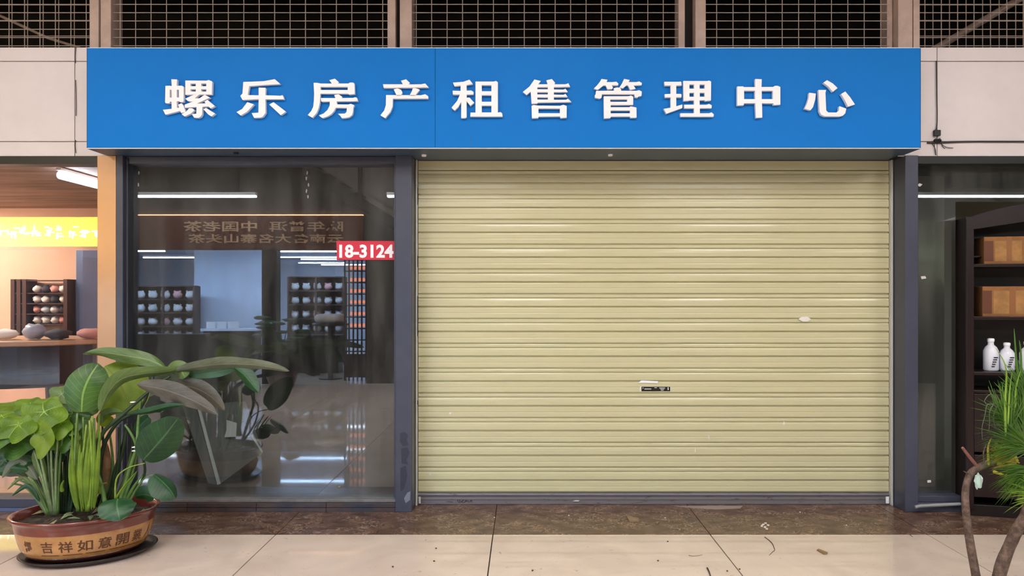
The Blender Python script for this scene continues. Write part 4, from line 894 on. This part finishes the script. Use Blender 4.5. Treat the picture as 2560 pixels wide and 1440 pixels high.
# ------------------------------------------------------------------ left neighbour shop
m_peach = mat('peach_wall', rgb(232, 190, 164), .9, var=.08, scale=1.5)
m_lceil = mat('dark_slat_ceiling', rgb(92, 76, 68), .6, col2=rgb(150, 128, 112), scale=4, stretch=(.25, 3, 1))
m_lfloor = mat('left_floor', rgb(216, 186, 166), .25, var=.08, scale=3)
LX0, LX1 = -8.0, -3.12
bx('floor', m_lfloor, None, LX0, LX1 - .001, .05, 4.0, -.006, .002)['kind'] = 'structure'
bx('wall_rear', m_peach, None, LX0, LX1 - .001, 3.2, 3.25, 0, 3.0)['kind'] = 'structure'
bx('wall_left', m_peach, None, LX0 - .05, LX0, -.2, 3.3, 0, 4.6)['kind'] = 'structure'
bx('wall_right', m_peach, None, LX1, LX1 + .03, .021, 3.2, 0, 3.0)['kind'] = 'structure'
bx('ceiling', m_lceil, None, LX0, LX1 - .001, .0, 3.2, 2.62, 2.68)['kind'] = 'structure'
m_warm = emis('warm_emit', (1.0, .86, .74, 1), WARM_STRENGTH); m_cool = emis('cool_emit', (.86, .90, 1.0, 1), 14)
def tubelamp(a, b, r_, m, label):
    o = empty('ceiling_lamp', a, label, 'lamp'); MB().tube([a, b], r_, 10).build('lamp_tube', m, o)
    MB().box(min(a.x, b.x) - .02, max(a.x, b.x) + .02, min(a.y, b.y) - .03, max(a.y, b.y) + .03, max(a.z, b.z) + r_, max(a.z, b.z) + r_ + .02).build('lamp_base', m_letter, o)
tubelamp(Vector((-3.755, .42, 2.555)), Vector((-3.755, 1.6, 2.555)), .035, m_cool, 'bright white lamp under the ceiling of the left shop')
for i, (x, yv_) in enumerate(((-5.9, 2.0), (-7.3, 1.0), (-6.7, 2.4))):  # warm fills kept out of view, added to brighten the left shop
    o = empty('warm_fill_light', (x, yv_, 2.60), 'unseen warm fill light added in the left shop, %s' % ('farthest left' if i == 1 else 'nearest the pillar' if i == 0 else 'by the rear wall'), 'lamp', 'warm fill lights added in the left shop')
    MB().lathe([(.20, -.02), (.20, 0)], 24, (x, yv_, 2.60)).build('lamp_face', m_warm, o); MB().lathe([(.22, -.012), (.22, 0)], 24, (x, yv_, 2.615)).build('lamp_ring', m_letter, o)
bw = bx('dark_door_panel', mat('blue_grey_panel', rgb(92, 98, 128), .3), None, P(193, 0, 8.7).x, P(262, 0, 8.7).x, 3.10, 3.15, .6, P(0, 626, 8.7).z); tag(bw, 'blue grey door panel on the rear wall of the left shop', 'panel')
# wall shelf with white bundles
LDp = 8.55
shl = empty('wall_shelf', P(96, 870, LDp), 'dark wall shelf stacked with white bundles in the left shop', 'shelf')
m_sh = mat('shelf_brown', rgb(70, 42, 34), .6)
for px in (31, 46, 60, 163):
    v = P(px, 870, LDp); bx('upright', m_sh, shl, v.x - .022, v.x + .022, v.y, v.y + .2, P(0, 872, LDp).z, P(0, 698, LDp).z)
for py in (700, 732, 758, 784, 810, 840):
    bx('shelf_board', m_sh, shl, P(30, 0, LDp).x + .024, P(163, 0, LDp).x - .024, LDp - CD + .01, LDp - CD + .19, P(0, py, LDp).z - .012, P(0, py, LDp).z)
rb = random.Random(3); bn = 0
rows_ = ['top', 'second', 'third', 'fourth']
cols = ['leftmost', 'second from left', 'third from left', 'rightmost']
m_bun = [mat('bundle_white', rgb(236, 232, 226), .8), mat('bundle_grey', rgb(190, 196, 206), .8), mat('bundle_pink', rgb(214, 150, 140), .8), mat('bundle_dark', rgb(70, 66, 74), .8)]
for ri, py in enumerate((732, 758, 784, 810)):
    for ci in range(4):
        v = P(82 + ci * 22, py, LDp); v.y = LDp - CD + .09; m = m_bun[(ri * 5 + ci * 3 + (ri == 3) * 2) % 4 if rb.random() < .55 else 0]
        o = MB().blob((v.x, v.y, v.z + .046), .046, .06, .045, 10, 7, .35, ri * 4 + ci).build('cloth_bundle', m, smooth=True)
        tag(o, 'small cloth bundle on the left shop shelf, %s row, %s' % (rows_[ri], cols[ci]), 'bundle', 'bundles on the left shop shelf')
# round table with things on it
tb = empty('tea_table', P(60, 1000, 7.6), 'round pale wooden table in the left shop', 'table')
tc = P(30, 846, 7.6); m_tab = mat('table_wood', rgb(206, 166, 132), .4, var=.15, scale=6)
MB().lathe([(.98, -.05), (1.0, -.04), (1.0, -.005), (.98, 0)], 48, (tc.x, tc.y, tc.z), .95, .62).build('table_top', m_tab, tb)
MB().lathe([(.92, -.46), (.92, -.052)], 40, (tc.x, tc.y, tc.z), .9, .58).build('apron', m_wood_d, tb)
for dx_, dy_ in ((-.6, -.3), (.6, -.3), (-.6, .3), (.6, .3)):
    MB().tube([(tc.x + dx_, tc.y + dy_, 0.002), (tc.x + dx_ * .95, tc.y + dy_ * .95, tc.z - .46)], .03, 8, .04).build('leg', m_wood_d, tb)
def on_table(name, px, w_, h_, m, label, dy=-.25, seed=1, cat='cloth'):
    x = P(px, 0, 7.4).x; o = MB().blob((x, tc.y + dy, tc.z + h_ * 1.08 + .002), w_, .12, h_, 12, 8, .3, seed).build(name, m, smooth=True); tag(o, label, cat)
on_table('grey_kettle', 95, .10, .075, mat('kettle_grey', rgb(172, 178, 196), .35), 'grey rounded kettle on the table of the left shop', seed=2, cat='kettle')
on_table('white_cloth', 20, .12, .05, m_bun[0], 'white crumpled cloth on the table of the left shop', seed=5)
on_table('dark_tray', 152, .12, .05, m_bun[3], 'dark bundle beside the kettle on the table', seed=7, cat='bundle')
on_table('pink_cloth', 212, .13, .05, m_bun[2], 'pink folded cloth at the right end of the table', dy=-.1, seed=8)
for i, px in enumerate((-50, 60, 165)):
    o = empty('stool', (P(px, 0, 6.9).x, 6.9 - CD, 0), 'dark wooden stool before the left shop table, %s' % ('leftmost', 'middle one', 'nearest the pillar')[i], 'stool', 'stools in the left shop'); x, yv_, _ = o.location
    MB().lathe([(.16, .42), (.17, .43), (.17, .46), (.16, .465)], 20, (x, yv_, 0)).build('seat', m_wood_d, o)
    for a_ in range(4):
        an = a_ * math.pi / 2 + .6; MB().tube([(x + .15 * math.cos(an), yv_ + .15 * math.sin(an), .002), (x + .11 * math.cos(an), yv_ + .11 * math.sin(an), .425)], .016, 6).build('leg', m_wood_d, o)

# ------------------------------------------------------------------ opposite side of the corridor (seen mirrored in the glass)
OY = -8.0
m_opp = mat('opposite_dark_panel', rgb(84, 78, 72), .6, var=.25, scale=1.2)
m_opp_w = mat('opposite_pale_wall', rgb(222, 228, 240), .8, var=.06, scale=1)
def mz(py, d): return M(0, py, d).z
def mxx(px, d): return M(px, 0, d).x
DO = 13.38
opp = bx('wall_opposite', m_opp, None, -14, 14, OY - .15, OY - .05, 2.44, 4.6); tag(opp, None, None, None, 'structure')
bx('wall_opposite_right', m_opp, None, mxx(915, DO), 14, OY - .15, OY - .05, 0, 2.44)['kind'] = 'structure'
bx('trim_6', m_wood_b, None, mxx(655, DO), mxx(692, DO), OY - .2, OY + .02, 0, 2.44)['kind'] = 'structure'
bx('trim_7', m_frame_d, None, mxx(150, DO), mxx(190, DO), OY - .2, OY + .02, 0, 2.44)['kind'] = 'structure'
# brown signboard with mirrored writing
bs = empty('tea_shop_sign', (mxx(620, DO), OY, 2.45), 'brown signboard with two lines of Chinese writing, mirrored in the window', 'sign')
m_bs = mat('signboard_brown', rgb(108, 66, 50), .5, var=.2, scale=2); m_gold = mat('sign_lettering', rgb(214, 178, 140), .5)
bx('board', m_bs, bs, mxx(335, DO), mxx(908, DO), OY - .04, OY + .02, mz(625, DO), mz(539, DO), .004)
bx('lit_edge', emis('edge_glow', (1, .55, .3, 1), 6), bs, mxx(335, DO), mxx(908, DO), OY - .04, OY + .04, mz(538.5, DO), mz(536.5, DO))
def rev_text(body, px0, px1, py0, py1, m, par, th=.0):
    vs, fs = text_mesh(body, .004, .012); W_ = mxx(px1, DO) - mxx(px0, DO); vs = fit(vs, W_, mz(py0, DO) - mz(py1, DO)); x1 = mxx(px1, DO)
    MB().add([(x1 - v.x, OY + .026 + v.z, mz(py1, DO) + v.y) for v in vs], fs).build('sign_writing', m, par)
rev_text('陈年普洱  中国老茶', 460, 858, 553, 579, m_gold, bs)
rev_text('云南各大名寨山头茶', 472, 858, 585, 608, m_gold, bs)
# yellow LED sign
led = empty('led_sign', (mxx(150, DO), OY, 2.45), 'glowing yellow LED sign mirrored in the glass left of the pillar', 'sign')
bx('led_case', m_wood_b, led, mxx(-160, DO), mxx(332, DO) + .02, OY - .06, OY - .001, mz(622, DO), mz(538, DO))
bx('led_panel', emis('led_yellow', (1.0, .70, .02, 1), LED_STRENGTH), led, mxx(-158, DO), mxx(331, DO), OY, OY + .02, mz(616, DO), mz(543, DO))
lt = MB(); rl2 = random.Random(17)          # washed-out glowing marks, no readable letters in the photo
for k in range(13):
    x0_ = mxx(-130 + k * 30, DO)
    for q_ in range(7):
        x = x0_ + rl2.uniform(0, .13); z = rl2.uniform(mz(593, DO), mz(566, DO)); hor = rl2.random() < .55
        w_, h_ = (rl2.uniform(.05, .11), .022) if hor else (.022, rl2.uniform(.05, .12))
        lt.box(x, x + w_, OY + .021, OY + .027, z - h_ / 2, z + h_ / 2)
lt.build('led_marks', emis('led_white', (1.0, .95, .7, 1), LED_STRENGTH * 2.5), led)
# interior of the opposite shop
bx('floor', m_white, None, -14, 14, -20, OY + .13, -.006, .001)['kind'] = 'structure'
bx('ceiling', mat('opp_ceiling', rgb(170, 180, 205), .8), None, -14, 2, -20, OY - .16, 2.85, 2.9)['kind'] = 'structure'
bx('wall_opposite_rear', m_opp_w, None, -14, 2, -20.1, -20, 0, 2.9)['kind'] = 'structure'
bx('wall_partition', m_opp_w, None, mxx(485, 17.2), mxx(655, 17.2), M(0, 0, 17.4).y, M(0, 0, 17.2).y, 0, 2.85)['kind'] = 'structure'
bx('wall_opposite_end', m_opp, None, mxx(915, DO) - .02, mxx(915, DO) + .1, -20, OY - .16, 0, 2.85)['kind'] = 'structure'
for i, (a, b, py, d) in enumerate(((327, 412, 640, 16.9), (358, 490, 654, 19.6), (752, 930, 664, 20.5), (803, 922, 674, 24.0))):
    A_, B_ = M(a, py, d), M(b, py, d)
    tube_light('shop_tube_light', (A_.x, A_.y, 2.62), (B_.x, B_.y, 2.62), .09, m_tube_emit2, 'ceiling tube light deep in the shop mirrored in the window, %s' % ('far left', 'second at left', 'long one at right', 'lower one at right')[i], 'ceiling tubes of the mirrored shop', 2.85)
m_shop_panel = emis('shop_panel_emit', (.48, .70, 1.0, 1), 210.0)
for i, (x0_, x1_, d) in enumerate(((-5.6, -4.07, 16.8), (-6.4, -4.6, 19.2), (-6.8, -5.4, 22.4), (-9.7, -8.0, 15.3), (-8.8, -7.6, 20.6), (-7.7, -5.9, 15.1))):  # the last strip is added, hidden by the sign, to light the white wall
    y_ = M(0, 0, d).y; o = empty('shop_strip_light', ((x0_ + x1_) / 2, y_, 2.62), 'long bright strip light of the mirrored shop, %s' % ('before the right shelf', 'behind the right shelf', 'deep in the middle', 'before the left shelf', 'deep at the left', 'hidden one added to light the white wall')[i], 'strip light', 'strip lights of the mirrored shop')
    MB().box(x0_, x1_, y_ - .05, y_ + .05, 2.60, 2.62).build('diffuser', m_shop_panel, o)
    MB().box(x0_ - .01, x1_ + .01, y_ - .06, y_ + .06, 2.621, 2.66).build('housing', m_letter, o)
    for x in (x0_ + .3, x1_ - .3): MB().tube([(x, y_, 2.66), (x, y_, 2.85)], .005, 5).build('hanger', m_letter, o)
# shelves with plush toys
m_plush = mat('plush_white', rgb(226, 220, 216), .95); m_plush2 = mat('plush_pink', rgb(206, 150, 150), .95)
def plush_shelf(px0, px1, py0, py1, d, nrow, ncol, side):
    y_ = M(0, 0, d).y; x0, x1 = mxx(px0, d), mxx(px1, d); z0, z1 = max(.05, mz(py1, d)), mz(py0, d)
    r = empty('toy_shelf', ((x0 + x1) / 2, y_, 0), 'dark shelf of white plush toys mirrored in the window, %s' % side, 'shelf', 'shelves in the mirrored shop')
    bx('back_board', m_sh, r, x0, x1, y_ - .34, y_ - .3, 0, z1)
    for x in (x0, (x0 + x1) / 2, x1): bx('upright', m_sh, r, x - .02, x + .02, y_ - .3, y_, 0, z1)
    st_ = (z1 - z0) / nrow
    for i in range(nrow + 1):
        for xa, xb in ((x0 + .021, (x0 + x1) / 2 - .021), ((x0 + x1) / 2 + .021, x1 - .021)): bx('shelf_board', m_sh, r, xa, xb, y_ - .3, y_, z0 + st_ * i - .012, z0 + st_ * i + .012)
    for i in range(nrow):
        for j in range(ncol):
            x = x0 + (x1 - x0) * (j + .5) / ncol; z = z0 + st_ * i + .013; s = min(st_ * .30, (x1 - x0) / ncol * .32)
            mb = MB().blob((x, y_ - .14, z + s * 1.0), s * 1.15, s, s, 10, 7, .15, i * 7 + j)
            t = empty('plush_toy', (x, y_ - .14, z), 'plush toy on mirrored shelf %s, %s row, %s' % (side, ('bottom', 'lower middle', 'upper middle', 'top')[i], ('leftmost', 'second from left', 'middle one', 'second from right', 'rightmost')[j]), 'toy', 'plush toys on the mirrored shelves')
            m = m_plush2 if (i * 3 + j) % 7 == 5 else m_plush
            mb.build('body', m, t, smooth=True)
            e = MB()
            for q_ in (-1, 1): e.blob((x + q_ * s * .7, y_ - .12, z + s * 1.85), s * .3, s * .2, s * .3, 6, 5)
            e.build('ears', m, t, smooth=True)
plush_shelf(327, 484, 715, 850, 16.4, 4, 5, 'at the left')
plush_shelf(720, 858, 692, 832, 17.4, 4, 5, 'at the right')
# lattice screen with lit red lamps
ls = empty('lattice_screen', (mxx(890, 13.9), M(0, 0, 13.9).y, 0), 'dark wooden lattice screen with red lights mirrored at the window right', 'screen')
y_ = M(0, 0, 13.9).y; X0, X1 = mxx(862, 13.9), mxx(915, 13.9); m_rl = emis('red_lamp', (1.0, .30, .18, 1), 3.0)
for i in range(6): bx('lattice_bar', m_wood_b, ls, X0 + (X1 - X0) * i / 5 - .012, X0 + (X1 - X0) * i / 5 + .012, y_ - .02, y_ + .02, 0, 2.3)
for i in range(9): bx('lattice_rail', m_wood_b, ls, X0 - .012, X1 + .012, y_ + .021, y_ + .04, .55 + i * .215 - .012, .55 + i * .215 + .012)
bx('lower_panel', mat('screen_panel', rgb(48, 22, 24), .5), ls, X0, X1, y_ - .019, y_ + .019, .06, .5)
for i, z in enumerate((.98, 1.20, 1.42, 1.63, 1.84, 2.06)):
    bx('red_strip', m_rl, ls, X0 + .05, X1 - .03, y_ - .06, y_ - .05, z + .03, z + .09)
# display table with plush ring before the shelf, low tables
rt_ = empty('round_display_table', (mxx(826, 14.2), M(0, 0, 14.2).y, 0), 'round display table with white plush ring mirrored in the window', 'table')
c = Vector((mxx(826, 14.2), M(0, 0, 14.2).y, 0))
MB().lathe([(.30, 1.02), (.34, 1.03), (.34, 1.06), (.30, 1.07)], 28, c).build('table_top', m_wood_b, rt_); MB().tube([c, c + Vector((0, 0, 1.02))], .05, 10).build('pedestal', m_wood_b, rt_)
MB().lathe([(.22, 0), (.22, .02)], 20, c).build('foot', m_wood_b, rt_)
pr = MB().tube([c + Vector((.22 * math.cos(a * math.pi / 10), .22 * math.sin(a * math.pi / 10), 1.16)) for a in range(21)], .085, 10, caps=False).build('plush_ring', m_plush, smooth=True); tag(pr, 'white plush ring cushion on the round table mirrored in the window', 'cushion')
for i, (a, b, py, d, lb_) in enumerate(((330, 500, 836, 14.6, 'long low table before the left shelf mirrored in the window'), (500, 640, 822, 16.0, 'pale counter before the white wall mirrored in the window'), (720, 850, 838, 15.2, 'low dark counter before the right shelf mirrored in the window'))):
    z = mz(py, d); y_ = M(0, 0, d).y; t = empty('shop_counter', (mxx((a + b) / 2, d), y_, 0), lb_, 'counter')
    bx('counter_top', m_wood_d if i != 1 else m_opp_w, t, mxx(a, d), mxx(b, d), y_ - .5, y_, z - .05, z, .004)
    bx('counter_body', m_wood_d, t, mxx(a, d) + .05, mxx(b, d) - .05, y_ - .46, y_ - .04, 0, z - .051)
for i, px in enumerate((525, 553, 580)):
    v = M(px, 822, 16.1); o = MB().box(v.x - .10, v.x + .10, v.y - .12, v.y - .02, v.z, v.z + .15).build('gift_box', m_plush, None, .01); tag(o, 'small white gift box on the pale mirrored counter, %s' % ('left', 'middle', 'right')[i], 'box', 'gift boxes on the mirrored counter')
pw = empty('potted_plant', (mxx(705, 12.9), M(0, 0, 12.9).y, 0), 'dark leafy plant in a pot mirrored before the opposite shop', 'potted plant')
v = Vector((mxx(705, 12.9), M(0, 0, 12.9).y, 0)); MB().lathe([(.2, 0), (.27, .2), (.3, .34), (.27, .35)], 24, v).build('pot', m_ptd, pw, smooth=True)
rw = random.Random(9)
for i in range(14):
    a = rw.uniform(0, 6.28); h_ = rw.uniform(.7, 1.25); e = v + Vector((math.cos(a) * .35, math.sin(a) * .25, h_)); 
    MB().tube(smoothpath([v + Vector((0, 0, .33)), v + Vector((math.cos(a) * .12, math.sin(a) * .1, h_ * .75)), e], 6), .008, 5).build('stem', m_stem_d, pw)
    mb = MB().blob(e, .16, .12, .035, 8, 5, .3, i); mb.build('leaf', lm_dark, pw, smooth=True)

# ------------------------------------------------------------------ corridor ceiling and ends
bx('ceiling', m_ceil, None, -14, 14, -8, -.0, 4.62, 4.7)['kind'] = 'structure'
bx('wall_far_left', m_inner, None, -14.1, -14, -20, 3, 0, 4.7)['kind'] = 'structure'
bx('wall_far_right', m_inner, None, 14, 14.1, -20, 3, 0, 4.7)['kind'] = 'structure'
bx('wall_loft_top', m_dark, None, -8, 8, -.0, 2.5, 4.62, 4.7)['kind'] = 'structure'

# ------------------------------------------------------------------ litter on the floor
def fl(px, py): d = CH * F / (py - VY); return P(px, py, d)
def chip(name, pts, h_, m, label, cat='debris'):
    o = MB().prism([fl(*p) + Vector((0, 0, .0006)) for p in pts], (0, 0, h_)).build(name, m); tag(o, label, cat, 'litter on the floor'); return o
m_chip = mat('stone_chip', rgb(142, 120, 92), .8); m_twig = mat('twig_dark', rgb(62, 50, 40), .8); m_crumb = mat('crumb', rgb(214, 204, 190), .8); m_cork = mat('cork_bit', rgb(140, 112, 78), .8)
chip('stone_chip', [(1566,1292),(1571,1290),(1582,1296),(1597,1297),(1597,1305),(1573,1305)], .008, m_chip, 'flat tan stone chip on the brown marble strip')
chip('stone_chip', [(1638,1309),(1644,1305),(1648,1307),(1643,1312)], .006, m_chip, 'small tan stone chip right of the larger chip')
chip('stone_chip', [(1803,1289),(1808,1288),(1813,1293),(1810,1294)], .004, m_chip, 'sliver of tan stone on the brown strip right of the joint')
chip('plaster_smear', [(1690,1266),(1760,1265),(1858,1265),(1850,1272),(1790,1274),(1735,1271)], .002, mat('plaster', rgb(150, 136, 128), .9), 'pale plaster smear at the foot of the shutter', 'smear')
rd = random.Random(21)
for i, (x, y) in enumerate(((1908, 1313), (1914, 1310), (1920, 1315), (1912, 1320), (1917, 1324), (1905, 1317))):
    v = fl(x, y); o = MB().blob((v.x, v.y, v.z + .005), .010, .010, .006, 7, 5, .5, i).build('plaster_crumb', m_crumb); tag(o, 'white plaster crumb in the small heap on the brown strip', 'crumb', 'heap of plaster crumbs')
for x, y, lb_ in ((1422, 1290, 'white crumb in the middle of the brown strip'), (1663, 1296, 'white crumb between the stone chips and the joint'), (2000, 1282, 'white crumb right of the crumb heap, near the shutter'), (2116, 1315, 'white crumb on the brown strip far right'), (1236, 1295, 'white crumb at the left joint of the brown strip')):
    v = fl(x, y); o = MB().blob((v.x, v.y, v.z + .004), .006, .006, .005, 6, 4, .4, x).build('white_crumb', m_crumb); tag(o, lb_, 'crumb', 'crumbs on the brown strip')
def twig(pts, r_, label):
    o = MB().tube(smoothpath([fl(*p) + Vector((0, 0, r_ + .0006)) for p in pts], 8), r_, 6, r_ * .6).build('twig', m_twig); tag(o, label, 'twig', 'litter on the floor')
twig([(1912,1344),(1924,1353),(1932,1362),(1937,1376)], .0028, 'bent dark twig on the pale tile right of the joint')
twig([(1936,1377),(1930,1382),(1923,1389)], .0016, 'thin forked end beside the bent dark twig')
twig([(1768,1422),(1773,1432),(1777,1446)], .0045, 'dark twig at the lower edge right of the middle')
twig([(1722,1389),(1735,1391),(1756,1388)], .0015, 'thin pale stalk left of the slanting joint')
twig([(2275,1338),(2282,1343)], .002, 'short dark twig near the right end of the pale tiles')
chip('cork_piece', [(2042,1377),(2047,1375),(2069,1384),(2067,1387),(2060,1387)], .008, m_cork, 'small brown wood chip on the pale tile at the right')
for x, y, lb_ in ((982, 1418, 'dark crumb on the pale tile left of the middle joint'), (1085, 1404, 'pale grit on the tile left of the middle joint'), (1818, 1429, 'dark crumb by the slanting joint, left of two'), (1849, 1424, 'dark crumb by the slanting joint, right of two'), (1645, 1403, 'tiny dark crumb on the middle tile'), (1669, 1355, 'tiny dark crumb near the brown strip'), (1090, 1372, 'tiny dark crumb left of the middle joint near the strip'), (1331, 1428, 'dark crumb right of the middle joint at the lower edge')):
    v = fl(x, y); o = MB().blob((v.x, v.y, v.z + .0035), .006, .005, .004, 6, 4, .5, x).build('floor_crumb', m_twig); tag(o, lb_, 'crumb', 'crumbs on the pale tiles')
# worn adhesive blobs on the window glass
m_glue = mat('dried_glue', rgb(160, 156, 148), .7)
for i, (x, y) in enumerate(((768, 432), (766, 446), (771, 462), (766, 478), (347, 432), (346, 462), (770, 492))):
    o = MB().blob(P(x, y, 5.476), .006, .002, .014, 6, 5, .5, i).build('glue_spot', m_glue); tag(o, 'dried glue drip on the upper window glass, %s' % ('left edge' if x < 400 else 'below the stair'), 'glue', 'glue drips on the window')
o = MB().blob(P(848, 1217, 5.476), .012, .002, .008, 8, 5, .3, 3).build('gum_spot', m_chip); tag(o, 'round pale gum spot low on the window glass', 'gum')
